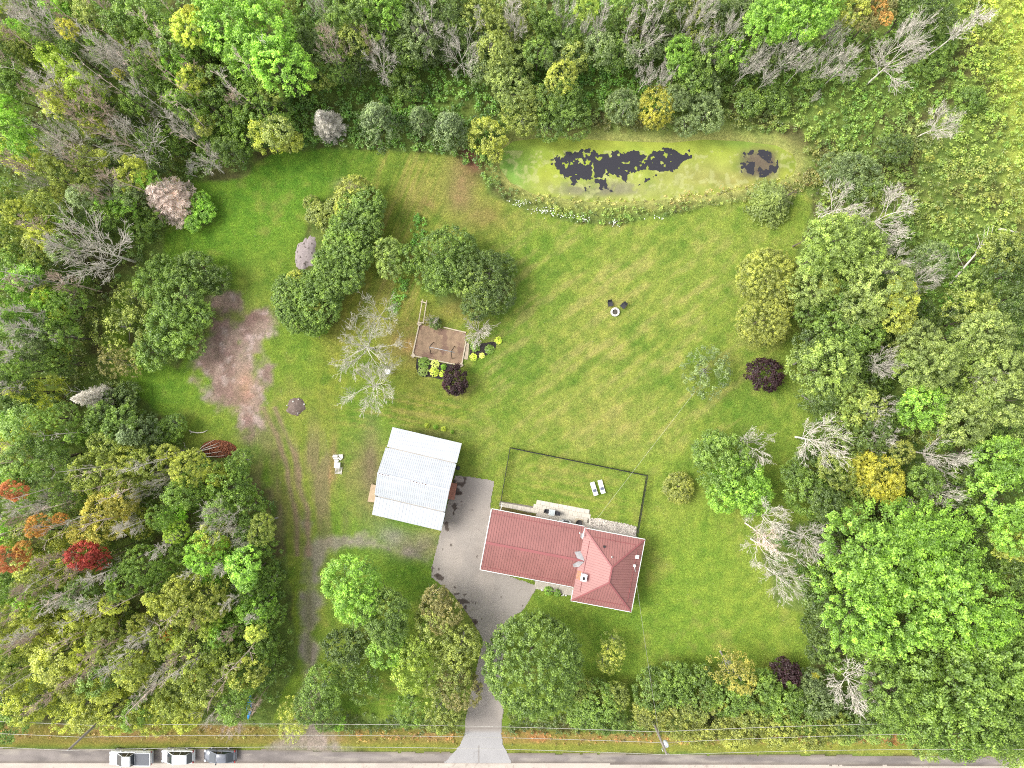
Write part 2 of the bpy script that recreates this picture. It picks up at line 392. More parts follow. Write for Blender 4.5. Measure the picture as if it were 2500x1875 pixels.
def ground_colour(x, y):
    px, py = topx(x, y)
    nz = fbm(x, y, 9.0, 3); nf = fbm(x, y, 1.6, 5); nm = fbm(x, y, 4.0, 8)
    lc = np.zeros(x.shape + (3,)) + lin((118, 154, 46), FF)
    lc = blobmix(lc, px, py, GREEN, nz)
    # mown swathes running from lower left to upper right across the big lawn, and dry straw along them
    u = (x * 0.80 + y * 0.60); v = (-x * 0.60 + y * 0.80)
    st = .65 * fbm(u / 5.0, v / 0.9, 1.0, 41, 4) + .35 * fbm(x, y, 2.2, 43, 4)
    area = np.exp(-(((px - 1480) / 430) ** 4 + ((py - 820) / 330) ** 4))
    st = st + .035 * np.sin(v * 2 * math.pi / 1.6 + 5 * nm) * area
    lc = mix(lc, lin((172, 168, 96), FF), np.clip((st - .53) * 4.2, 0, .5) * area)
    lc = mix(lc, lin((82, 132, 34), FF), np.clip((.48 - st) * 4.2, 0, .55) * area)
    # wheel marks beside the hedge, running up to the pond gap
    uu = x * 0.38 + y * 0.925; vv = x * 0.925 - y * 0.38
    s2 = fbm(uu / 8.0, vv / 0.45, 1.0, 55, 3)
    a2 = np.exp(-(((px - 950) / 130) ** 4 + ((py - 580) / 260) ** 4))
    lc = mix(lc, lin((168, 164, 84), FF), np.clip((s2 - .52) * 4, 0, .7) * a2)
    lc = mix(lc, lin((86, 128, 38), FF), np.clip((.46 - s2) * 4, 0, .6) * a2)
    # straight passes in the fenced yard and south of the barn bed
    s3 = fbm((x + y * .2) / 7.0, (y + .2 * x) / 0.4, 1.0, 66, 3)
    a3 = np.exp(-(((px - 1000) / 190) ** 4 + ((py - 1005) / 50) ** 4)) + .7 * np.exp(-(((px - 1400) / 150) ** 4 + ((py - 1200) / 80) ** 4)) + .7 * np.exp(-(((px - 950) / 100) ** 4 + ((py - 1700) / 45) ** 4))
    lc = mix(lc, lin((164, 160, 84), FF), np.clip((s3 - .53) * 4, 0, .6) * a3)
    lc = mix(lc, lin((84, 134, 34), FF), np.clip((.46 - s3) * 4, 0, .6) * a3)
    # general mottling
    nb = fbm(x, y, 5.5, 19)
    lc = mix(lc, lin((158, 162, 78), FF), np.clip((nf * .6 + nb * .4 - .56) * 2.6, 0, .5))
    lc = mix(lc, lin((84, 138, 32), FF), np.clip((.46 - nf * .5 - nb * .5) * 3.2, 0, .55))
    floor_ = np.zeros_like(lc) + lin((104, 134, 56), FF)
    floor_ = mix(floor_, lin((96, 84, 62), FF), np.clip((nm - .55) * 5, 0, .7))
    L = lawn_mask(x, y)
    c = mix(floor_, (0, 0, 0), np.zeros_like(L)) * (1 - L[..., None]) + lc * L[..., None]
    md = region(x, y, MEADOW, -2, 3, 2.0, 8)
    c = mix(c, lin((150, 172, 66), FF), md)
    vg = region(x, y, VERGE, -0.3, 0.3, 0.4)
    vc = np.zeros_like(lc) + lin((146, 144, 62), FF)
    vc = mix(vc, lin((180, 136, 74), FF), np.clip((fbm(x / 3, y, 1.5, 77) - .45) * 4, 0, .8) * sstep(1818 - py, 0, 14) * sstep(px, 1150, 1350))
    vc = mix(vc, lin((172, 148, 84), FF), np.clip((fbm(x / 3, y, 1.5, 78) - .5) * 4, 0, .7) * sstep(1815 - py, 0, 12))
    vc = mix(vc, lin((112, 140, 44), FF), sstep(py - 1812, 0, 10) * .6)
    c = c * (1 - vg[..., None]) + vc * vg[..., None]
    # tall grass at the foot of the pond
    pd = region(x, y, POND, -2.5, 1.0, .8)
    c = mix(c, lin((150, 160, 84), FF), pd * (1 - L))
    # bare soil and gravel with ragged blends
    rag = fbm(x, y, 2.2, 91, 5)
    def blend(c, poly, col, lo, hi, rg, mx=1.0, a=1.0):
        wx, wy = warp(x, y, a, 3.0); qx, qy = topx(wx, wy)
        d = sdist(qx, qy, poly) / S
        t = np.clip(sstep(d + (rag - .5) * rg, lo, hi), 0, 1) * mx
        return mix(c, lin(col, FF), t), t
    c, td = blend(c, DIRT, (172, 152, 134), -.6, 1.8, 7.0, .93)
    c = mix(c, lin((132, 108, 94), FF), td * np.clip((fbm(x, y, 3.0, 93) - .5) * 4, 0, .65))
    c = mix(c, lin((196, 180, 166), FF), td * np.clip((fbm(x, y, 1.2, 95) - .58) * 7, 0, .8))
    for (bx, by, rx, ry, cc, s_) in [(600,940,16,30,(206,168,110),.5),(590,960,30,40,(184,158,128),.5),(612,1065,26,20,(140,120,105),.7),(730,1400,1,1,(0,0,0),0),(815,1120,8,60,(178,146,100),.6),(805,1165,5,40,(205,165,105),.5),(1010,1318,55,22,(160,150,130),.6),(950,1310,30,25,(165,158,148),.6),(1010,1345,40,18,(160,145,130),.7),
                                     (848,452,22,12,(190,172,138),.7),(1155,400,26,36,(128,92,66),.95),(1140,370,20,18,(100,72,56),.9),(1125,455,30,50,(172,146,96),.65),(1130,1570,30,60,(110,104,84),.5),(500,1085,60,25,(120,130,50),.5),(545,775,70,28,(140,112,98),.7),(1110,1175,40,30,(98,96,72),.35),(1060,1060,80,12,(110,110,70),.6),(905,1120,18,90,(140,126,96),.6),(1003,745,20,10,(140,120,60),.2),(1120,760,50,25,(150,140,70),.6),(1700,1462,1,1,(0,0,0),0)]:
        d = ((px - bx) / rx) ** 2 + ((py - by) / ry) ** 2
        c = mix(c, lin(cc, FF), np.clip(np.exp(-d * .8) * s_ * (.3 + 1.4 * rag), 0, 1))
    c, tt = blend(c, TRACK, (164, 154, 138), -.3, 1.4, 3.6, .80, .5)
    c = mix(c, lin((118, 122, 66), FF), tt * sstep(1720 - py, 0, 60) * np.exp(-((px - (755 + (py - 1500) * .03)) / 11) ** 2) * .6 * (.4 + rag))
    c = mix(c, lin((176, 162, 150), FF), tt * np.clip((fbm(x, y / 3, 1.0, 97) - .55) * 6, 0, .6))
    ruts = np.array([(742, 1340), (733, 1250), (716, 1150), (692, 1080), (655, 1000)], float); rx_ = np.interp(py, ruts[::-1, 1], ruts[::-1, 0])
    for off_ in (-14, 14):
        c = mix(c, lin((166, 146, 112), FF), np.exp(-((px - rx_ - off_ + (nm - .5) * 22) / 7.5) ** 2) * (py > 990) * (py < 1360) * np.clip(.35 + rag * .9, 0, .85))
    wb = np.exp(-(((px - 730) / 130) ** 4 + ((py - 1180) / 150) ** 4))
    c = mix(c, lin((150, 136, 98), FF), np.clip((fbm(x / 1, y / 5, 1.6, 99) - .40) * 3.6, 0, .75) * wb)
    t = 0.25 + .75 * L
    t = np.clip(t * (1 - .7 * np.maximum(td, tt)), 0.1, 1)
    return np.clip(c, .004, 1), t, L, td, tt, vg, md

GM = ground_mat('ground_cover')
nx = int((X1 - X0) / FINE) + 1; ny = int((Y1 - Y0) / FINE) + 1
gx, gy = np.meshgrid(np.linspace(X0, X1, nx), np.linspace(Y0, Y1, ny), indexing='ij')
gc, gt, gL, gd, gtr, gv, gm_ = ground_colour(gx, gy)
ppx, ppy = topx(gx, gy)
pdist = sdist(ppx, ppy, POND) / S
gz = (fbm(gx, gy, 7, 121) - .5) * .05 - 1.0 * sstep(pdist, -.6, 2.2)
gz -= .28 * np.exp(-((ppy - 1775) / 16.0) ** 2) * (1 - sstep(np.abs(ppx - 1180), 90, 50)) * (1 - sstep(np.abs(ppx - 760), 130, 80))  # roadside ditch
gz -= sstep(ppy, 1826, 1842) * .05
gz = gz + 0.0
V = np.stack([gx, gy, gz], -1).reshape(-1, 3)
idx = np.arange(nx * ny).reshape(nx, ny)
F = np.stack([idx[:-1, :-1], idx[1:, :-1], idx[1:, 1:], idx[:-1, 1:]], -1).reshape(-1, 4)
def cen(a): return ((a[:-1, :-1] + a[1:, :-1] + a[1:, 1:] + a[:-1, 1:]) / 4).ravel()
cls = np.zeros(len(F), int)                       # 0 forest floor
cls[cen(gm_) > .5] = 5
cls[cen(gL) > .5] = 1
cls[cen(gv) > .5] = 4
cls[cen(gd) > .45] = 2
cls[cen(gtr) > .45] = 3
cls[(cen(pdist) > -0.2)] = 6
Cc = gc.reshape(-1, 3); Tt = gt.reshape(-1)
for k, nm in enumerate(['forest_floor', 'lawn', 'bare_soil', 'gravel_track', 'roadside_verge', 'meadow', 'pond_bed']):
    f = F[cls == k]
    if not len(f): continue
    u, inv = np.unique(f, return_inverse=True)
    me = np_mesh(nm, V[u], inv.reshape(f.shape), GM, {'Col': ('FLOAT_COLOR', Cc[u]), 'tuft': ('FLOAT', Tt[u])}, True)
    tag(link(nm, me), kind='structure')
# far land all round
R_ = 900.0
far = MB()
zf = -0.02
for (a, b, c, d) in [(-R_, X0, -R_, R_), (X1, R_, -R_, R_), (X0, X1, Y1, R_), (X0, X1, -R_, Y0)]:
    far.add([(a, c, zf), (b, c, zf), (b, d, zf), (a, d, zf)], [(0, 1, 2, 3)])
FARM = solid('far_land', lin((92, 112, 52), FF), .9, var=.35, scale=.05, spec=.1)
tag(far.build('far_ground', FARM), kind='structure')

# ---- road with gravel shoulder
def gridded(name, poly_fn, x0, x1, y0, y1, st, z, mat, colfn, keep):
    a, b = np.meshgrid(np.arange(x0, x1 + st, st), np.arange(y0, y1 + st, st), indexing='ij')
    c = colfn(a, b); k = keep(a, b)
    n, m = a.shape
    idx = np.arange(n * m).reshape(n, m)
    f = np.stack([idx[:-1, :-1], idx[1:, :-1], idx[1:, 1:], idx[:-1, 1:]], -1).reshape(-1, 4)
    f = f[cen(k.astype(float)) > .5]
    u, inv = np.unique(f, return_inverse=True)
    V = np.stack([a, b, np.full_like(a, 0) + (z(a, b) if callable(z) else z)], -1).reshape(-1, 3)
    me = np_mesh(name, V[u], inv.reshape(f.shape), mat, {'Col': ('FLOAT_COLOR', c.reshape(-1, 3)[u])}, True)
    return link(name, me)
def hard_mat(name, grain=9.0, amp=.16, bump=.012):
    m, t, out = new_mat(name)
    a = N(t, 'ShaderNodeAttribute', attribute_name='Col'); geo = N(t, 'ShaderNodeNewGeometry')
    n1 = N(t, 'ShaderNodeTexNoise'); n1.inputs['Scale'].default_value = grain; n1.inputs['Detail'].default_value = 6
    n2 = N(t, 'ShaderNodeTexNoise'); n2.inputs['Scale'].default_value = .6; n2.inputs['Detail'].default_value = 6
    for q in (n1, n2): t.links.new(geo.outputs['Position'], q.inputs['Vector'])
    ad = N(t, 'ShaderNodeMath', operation='ADD'); t.links.new(n1.outputs['Fac'], ad.inputs[0]); t.links.new(n2.outputs['Fac'], ad.inputs[1])
    r = N(t, 'ShaderNodeMapRange'); r.inputs['From Min'].default_value = .7; r.inputs['From Max'].default_value = 1.3
    r.inputs['To Min'].default_value = 1 - amp; r.inputs['To Max'].default_value = 1 + amp
    t.links.new(ad.outputs[0], r.inputs['Value'])
    sc = N(t, 'ShaderNodeVectorMath', operation='SCALE'); t.links.new(a.outputs['Color'], sc.inputs[0]); t.links.new(r.outputs[0], sc.inputs['Scale'])
    b = N(t, 'ShaderNodeBsdfPrincipled'); b.inputs['Roughness'].default_value = .85; b.inputs['Specular IOR Level'].default_value = .25
    t.links.new(sc.outputs[0], b.inputs['Base Color'])
    bn = N(t, 'ShaderNodeBump'); bn.inputs['Distance'].default_value = bump; t.links.new(n1.outputs['Fac'], bn.inputs['Height']); t.links.new(bn.outputs[0], b.inputs['Normal'])
    t.links.new(b.outputs[0], out.inputs['Surface'])
    return m
HARD = hard_mat('road_stone'); CONC = hard_mat('concrete', 7.0, .09, .004)
def road_edge(px): return np.interp(px, [a for a, b in ROAD_TOP], [b for a, b in ROAD_TOP])
def lane_edge(px): return np.interp(px, [-900, 0, 1200, 2500, 3400], [1857, 1861, 1861.5, 1869.5, 1874])
def shoulder_col(x, y):
    px, py = topx(x, y)
    c = np.zeros(x.shape + (3,)) + lin((166, 156, 150), FF)
    e = py - road_edge(px); l = lane_edge(px) - py
    n = fbm(x / 4, y, .9, 131)
    c = mix(c, lin((136, 128, 124), FF), np.clip((n - .45) * 4, 0, .8))
    c = mix(c, lin((190, 180, 168), FF), np.clip((fbm(x / 6, y, .6, 133) - .55) * 5, 0, .7))
    c = mix(c, lin((150, 138, 112), FF), np.clip(1 - e / 7, 0, 1) * .7)
    c = mix(c, lin((128, 116, 104), FF), np.exp(-(l / 3.5) ** 2) * .7)
    return c
def shoulder_keep(x, y):
    px, py = topx(x, y); n = (fbm(x, y, 1.4, 137) - .5) * 7
    return (py > road_edge(px) + n) & (py < lane_edge(px) + 6)
tag(gridded('road_shoulder', None, -78, 78, -54.2, -50, .2, .012, HARD, shoulder_col, shoulder_keep), kind='structure')
def lane_col(x, y):
    px, py = topx(x, y)
    c = np.zeros(x.shape + (3,)) + lin((226, 214, 200), FF)
    c = mix(c, lin((206, 194, 184), FF), np.clip((fbm(x / 6, y, 1.2, 141) - .5) * 5, 0, .6))
    k = np.abs(fbm(x, y, 3.5, 143, 3) - .5)
    return mix(c, lin((150, 132, 122), FF), np.clip(1 - k / .006, 0, 1) * .5)
def lane_keep(x, y):
    px, py = topx(x, y); return py > lane_edge(px) + (fbm(x, y, 1.5, 147) - .5) * 2.4
tag(gridded('road', None, -78, 78, -61, -52, .2, .02, CONC, lane_col, lane_keep), kind='structure')
ext = MB(); ext.add([(-600, -61, .016), (600, -61, .016), (600, -52.6, .016), (-600, -52.6, .016)], [(0, 1, 2, 3)])
e_me = bpy.data.meshes.new('far_road')
e_me.from_pydata([(x, y, .008) for x, y in ((-600, -62), (-78, -62), (-78, -52.6), (-600, -52.6), (78, -62), (600, -62), (600, -52.6), (78, -52.6))], [], [(0, 1, 2, 3), (4, 5, 6, 7)])
e_me.materials.append(solid('far_road', lin((206, 196, 184), FF), .9, var=.06)); tag(link('far_road', e_me), kind='structure')

# ---- concrete driveway
DRIVE = [(1082,1863),(1100,1845),(1122,1820),(1133,1794),(1138,1737),(1148,1700),(1160,1640),(1170,1600),(1178,1560),(1150,1510),(1110,1455),(1080,1430),(1052,1408),(1054,1385),(1063,1345),(1076,1298),(1090,1240),(1105,1180),(1112,1160),(1142,1163),(1207,1173),(1203,1200),(1198,1236),(1202,1250),(1180,1385),(1300,1425),(1312,1430),(1300,1452),(1290,1468),(1275,1490),(1250,1510),(1240,1540),(1228,1620),(1229,1737),(1224,1794),(1230,1820),(1242,1848),(1250,1863)]
STAINS = [(1055,1395,8,12),(1062,1405,14,5),(1075,1412,12,8),(1110,1450,18,7),(1122,1468,20,8),(1135,1490,16,12),(1150,1515,15,16),(1165,1545,12,22),(1176,1510,6,5),(1165,1358,14,8),(1150,1357,8,5),(1068,1380,7,7),(1108,1250,5,30),(1092,1285,5,18),(1115,1200,14,14),(1110,1180,30,12),(1130,1168,14,8),(1125,1215,10,14),(1165,1680,8,12),(1110,1435,6,4),(1276,1478,5,8),(1185,1500,3,3),(1100,1330,3,3),(1060,1430,4,3)]
def drive_col(x, y):
    px, py = topx(x, y)
    c = np.zeros(x.shape + (3,)) + lin((187, 178, 169), FF)
    c = mix(c, lin((172, 163, 155), FF), np.clip((fbm(x, y, 6, 151) - .45) * 4, 0, .7))
    c = mix(c, lin((208, 196, 184), FF), np.clip((fbm(x, y * .4, 4, 153) - .52) * 5, 0, .6))
    c = mix(c, lin((196, 194, 194), FF), sstep(py - 1780, 0, 12) * .85)
    n = fbm(x, y, .9, 155, 4)
    for (bx, by, rx, ry) in STAINS:
        d = ((px - bx) / rx) ** 2 + ((py - by) / ry) ** 2
        t = sstep(np.exp(-d) + (n - .5) * 2.6, .62, .74) * (d < 5)
        c = mix(c, lin((84, 70, 62), FF), t * .85)
    c = mix(c, lin((110, 98, 90), FF), np.clip((fbm(x, y, .45, 157, 2) - .90) * 20, 0, .8))
    for k in (1.02,):   # saw cuts
        c = mix(c, lin((150, 140, 132), FF), ((np.abs(py - 1778) < 1.6) | ((np.abs(px - 1168 - (py - 1800) * .02) < 1.6) & (py > 1820))).astype(float) * .5)
    cr = np.abs(fbm(x, y, 7, 159, 3) - .5)
    return mix(c, lin((120, 106, 96), FF), np.clip(1 - cr / .0035, 0, 1) * .35)
def drive_keep(x, y):
    wx = x + (fbm(x, y, 1.2, 161) - .5) * .25; wy = y + (fbm(x, y, 1.2, 163) - .5) * .25
    px, py = topx(wx, wy); return sdist(px, py, DRIVE) > 0
tag(gridded('driveway', None, -12, 5, -52.8, -12, .12, .035, CONC, drive_col, drive_keep), kind='structure')

# ---- pond
WZ = -.34
m, t, out = new_mat('pond_water')
b = N(t, 'ShaderNodeBsdfPrincipled'); b.inputs['Base Color'].default_value = (.034, .033, .040, 1); b.inputs['Roughness'].default_value = .12; b.inputs['IOR'].default_value = 1.33
n1 = N(t, 'ShaderNodeTexNoise'); n1.inputs['Scale'].default_value = 3; bn = N(t, 'ShaderNodeBump'); bn.inputs['Distance'].default_value = .01; bn.inputs['Strength'].default_value = .4
t.links.new(n1.outputs['Fac'], bn.inputs['Height']); t.links.new(bn.outputs[0], b.inputs['Normal']); t.links.new(b.outputs[0], out.inputs['Surface'])
WM = m
gwx, gwy = [], []
def pond_keep(x, y):
    px, py = topx(x, y); return sdist(px, py, POND) > -4
tag(gridded('pond_water', None, -4, 42, 22, 36, .4, WZ, WM, lambda x, y: np.zeros(x.shape + (3,)) + .01, pond_keep), kind='structure')
OPEN1 = [(1348,390),(1370,378),(1400,371),(1440,364),(1462,374),(1500,374),(1540,366),(1570,372),(1592,374),(1622,366),(1646,372),(1670,372),(1694,377),(1684,392),(1664,404),(1646,416),(1622,422),(1592,412),(1560,416),(1516,424),(1470,430),(1435,438),(1400,430),(1375,420),(1358,408)]
OPEN2 = [(1840,372),(1866,366),(1886,374),(1900,390),(1904,405),(1896,416),(1882,412),(1876,395),(1856,385)]
PATCH = [(1375,412),(1480,420),(1560,405),(1620,410),(1610,425),(1560,452),(1500,466),(1450,472),(1400,455),(1378,432)]
def weed_field(x, y):
    px, py = topx(x, y)
    n = fbm(x, y, 1.6, 171, 5)
    d1 = sdist(px, py, OPEN1) / S; d2 = sdist(px, py, OPEN2) / S; d3 = sdist(px, py, PATCH) / S
    fn = fbm(x, y, .55, 177, 3)
    o = np.maximum(sstep(d1 + (n - .5) * 1.5 + (fn - .5) * 1.0, -.25, .25) * (fbm(x, y, .6, 172, 3) < .655), sstep(d2 + (n - .5) * 1.2, -.2, .2) * (fbm(x, y, .8, 172, 4) < .67))
    o = np.maximum(o, sstep(d3, -.5, .5) * (fbm(x, y, .8, 173, 4) > .56))
    e2 = np.exp(-(((px - 1855) / 46) ** 4 + ((py - 398) / 34) ** 4))
    o = np.maximum(o, (e2 > .4) * (fbm(x, y, .6, 175, 3) > .57))
    return o < .5
def weed_col(x, y):
    px, py = topx(x, y)
    c = np.zeros(x.shape + (3,)) + lin((178, 194, 74), FF)
    n = fbm(x, y, 3, 181)
    for (bx, by, rx, ry, cc, s_) in [(1270,420,70,60,(132,182,88),.9),(1330,430,50,50,(190,198,74),.8),(1300,350,70,30,(142,170,66),.7),(1500,350,180,16,(178,188,78),.7),(1500,460,200,30,(178,180,112),.8),(1700,420,120,40,(182,182,104),.8),(1820,345,100,14,(140,172,74),.8),(1935,400,25,40,(176,178,74),.8),(1855,398,48,36,(128,116,92),.9),(1780,440,80,20,(176,160,100),.6),(1450,466,60,14,(132,128,108),.75),(1240,390,30,50,(120,170,70),.6)]:
        d = ((px - bx) / rx) ** 2 + ((py - by) / ry) ** 2
        c = mix(c, lin(cc, FF), np.exp(-d) * s_)
    c = mix(c, lin((138, 168, 66), FF), np.clip((n - .5) * 2, 0, .6))
    c = mix(c, lin((206, 208, 138), FF), np.clip((fbm(x, y, .7, 183) - .55) * 5, 0, .6) * (py > 365))
    e = np.exp(-(((px - 1855) / 44) ** 4 + ((py - 398) / 32) ** 4))
    c = mix(c, lin((122, 108, 92), FF), np.clip(e * 1.1 * (.5 + fbm(x, y, .5, 191, 3)), 0, .95))
    return mix(c, lin((150, 146, 118), FF), np.exp(-(((px - 1470) / 110) ** 4 + ((py - 458) / 16) ** 4)) * np.clip((fbm(x, y, 1.1, 193) - .42) * 5, 0, .8))
def weed_keep(x, y): return pond_keep(x, y) & weed_field(x, y)
dw = gridded('duckweed', None, -4, 42, 22, 36, .09, WZ + .012, hard_mat('duckweed', 14, .22, .02), weed_col, weed_keep)
tag(dw, 'bright yellow green duckweed covering the pond round its dark open water', 'duckweed', kind='stuff')

# ------------------------------------------------------------------ vegetation
LEAF = leaf_mat('leaves'); LEAFA = leaf_mat('undergrowth_leaves', True); BARK = bark_mat('bark')
TWIGLEAF = leaf_mat('dry_twigs', False, .15, 0.0, (.5, .5)); LEAFN = leaf_mat('coloured_leaves', False, .4, .03, (.5, .505))
FL = .84   # display colour -> leaf colour

def unit(v): return v / (np.linalg.norm(v, axis=-1, keepdims=True) + 1e-9)
def leaves_from(cent, nrm, size, rng, asp=.62, tdir=None):
    """diamond leaves: centres (n,3), rough normals (n,3), lengths (n,)"""
    n = len(cent)
    nr = unit(nrm)
    t = rng.normal(size=(n, 3)) if tdir is None else tdir + rng.normal(size=(n, 3)) * .25
    t = unit(t - (t * nr).sum(1, keepdims=True) * nr)
    bt = np.cross(nr, t)
    L = size[:, None]
    fold = nr * L * .10
    V = np.stack([cent - t * L * .5, cent + bt * L * asp * .5 + fold, cent + t * L * .5, cent - bt * L * asp * .5 + fold], 1).reshape(-1, 3)
    F = np.arange(n * 4).reshape(n, 4)
    return V, F

def crown(name, R, seed, shape='dome', clump=.62, spacing=.95, per=38, leaf=.34, flat=.85, elong=1.0, lump=.16, gap=0.0, inner=.14, varc=.27):
    rng = np.random.default_rng(seed)
    n = int(11.0 * R * R * flat ** .6 / spacing ** 2)
    n = max(n, 10)
    cosz = rng.uniform(-.42, 1, n); ph = rng.uniform(0, 2 * math.pi, n)
    # blue-noise-ish: relax by rejecting near neighbours
    sn = np.sqrt(1 - cosz ** 2)
    D = np.stack([sn * np.cos(ph), sn * np.sin(ph), cosz], -1)
    bd = unit(rng.normal(size=(9, 3))); ba = rng.uniform(-1, 1, 9) * lump
    rr = 1 + (np.clip(D @ bd.T, 0, 1) ** 3 @ ba) + rng.normal(0, .05, n)
    prof = np.ones(n)
    if shape == 'dome': Z = D[:, 2] * flat
    elif shape == 'cone':
        h = (D[:, 2] + .42) / 1.42; h = h ** .75
        prof = (1 - h) ** .8 / (sn + 1e-3) * .98 + .05 / (sn + 1e-3); prof = np.minimum(prof, 1.4)
        Z = h * 2.4 - .9
    elif shape == 'tall': Z = D[:, 2] * flat
    inn = rng.random(n) < inner
    rr = np.where(inn, rr * rng.uniform(.45, .8, n), rr)
    C = np.stack([D[:, 0] * rr * prof * R, D[:, 1] * rr * prof * R, Z * R * (rr if shape != 'cone' else 1)], -1)
    if gap: keep = rng.random(n) > gap; C = C[keep]; D = D[keep]
    n = len(C)
    cr = clump * rng.uniform(.7, 1.3, n)
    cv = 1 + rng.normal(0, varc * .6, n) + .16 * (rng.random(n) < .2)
    k = rng.poisson(per * (cr / clump) ** 2, n) + 4
    ci = np.repeat(np.arange(n), k); m = len(ci)
    off = rng.normal(size=(m, 3)); off = unit(off) * (rng.random((m, 1)) ** .45)
    out = unit(C * np.array([1, 1, .9]) + np.array([0, 0, .35 * R]))
    o = out[ci]
    off = off * cr[ci][:, None] * np.array([1, 1, .75])
    off = off + o * (off * o).sum(1, keepdims=True) * (elong - 1)
    cent = C[ci] + off
    nrm = unit(off) * .7 + o * .35 + np.array([0, 0, .75]) + rng.normal(size=(m, 3)) * .42
    size = leaf * rng.uniform(.65, 1.3, m)
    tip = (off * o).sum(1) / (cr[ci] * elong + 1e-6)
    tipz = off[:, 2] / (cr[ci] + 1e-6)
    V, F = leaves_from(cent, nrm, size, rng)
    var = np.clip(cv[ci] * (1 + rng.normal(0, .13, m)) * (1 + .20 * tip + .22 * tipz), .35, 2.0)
    return np_mesh(name, V, F, LEAF, {'var': ('FLOAT', np.repeat(var, 4))})

def conifer(name, R, Ht, seed, leaf=.24, dead=False, dens=1.0, droop=.25):
    """whorls of boughs round a stem; R base radius, Ht crown height (crown origin at its foot)"""
    rng = np.random.default_rng(seed)
    cs, ns, td, sz, vr = [], [], [], [], []
    z = 0.0
    while z < Ht * .97:
        f = z / Ht
        r = R * (1 - f) ** .85 * rng.uniform(.9, 1.08) + .12
        nb = max(5, int(7 + 9 * (1 - f)))
        a0 = rng.random() * 6.28
        for b in range(nb):
            a = a0 + 6.283 * b / nb + rng.normal(0, .12); rb = r * rng.uniform(.78, 1.12)
            m = int((16 + 34 * rb) * dens)
            u = rng.random(m) ** .7
            d = np.array([math.cos(a), math.sin(a), 0]); s = np.array([-math.sin(a), math.cos(a), 0])
            wdt = (.10 + .30 * (1 - u)) * rb * .75 + .06
            side = rng.uniform(-1, 1, m) * wdt
            p = d * (u * rb)[:, None] + s * side[:, None]
            p[:, 2] = z + .30 * u * rb - droop * (u ** 2) * rb - np.abs(side) * .35 + rng.normal(0, .05, m)
            cs.append(p); ns.append(np.array([0, 0, 1]) + rng.normal(size=(m, 3)) * .4 + d * .25)
            td.append(d * .8 + s * np.sign(side)[:, None] * .7)
            sz.append(leaf * rng.uniform(.7, 1.35, m)); bv = 1 + rng.normal(0, .12)
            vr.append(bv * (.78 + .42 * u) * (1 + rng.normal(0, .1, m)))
        z += Ht / (11 + 3 * Ht / 4) * rng.uniform(.8, 1.2)
    c = np.concatenate(cs); nn = np.concatenate(ns); t_ = np.concatenate(td); s_ = np.concatenate(sz); v = np.clip(np.concatenate(vr), .4, 1.8)
    V, F = leaves_from(c, nn, s_, rng, asp=.12 if dead else .4, tdir=t_)
    return np_mesh(name, V, F, TWIGLEAF if dead else LEAF, {'var': ('FLOAT', np.repeat(v, 4))})

def segs_mesh(name, A, B, ra, rb, n=3):
    A = np.array(A); B = np.array(B); ra = np.array(ra); rb = np.array(rb)
    d = unit(B - A); h = np.where(np.abs(d[:, 2:3]) < .9, np.array([[0, 0, 1.]]), np.array([[1., 0, 0]]))
    u = unit(np.cross(d, h)); v = np.cross(d, u)
    ang = np.arange(n) * 2 * math.pi / n
    ring = u[:, None] * np.cos(ang)[None, :, None] + v[:, None] * np.sin(ang)[None, :, None]
    V = np.stack([A[:, None] + ring * ra[:, None, None], B[:, None] + ring * rb[:, None, None]], 1).reshape(-1, 3)
    b = np.arange(len(A))[:, None] * 2 * n; k = np.arange(n)
    F = np.stack([b + k, b + (k + 1) % n, b + n + (k + 1) % n, b + n + k], -1).reshape(-1, 4)
    return np_mesh(name, V, F, BARK, None, True)

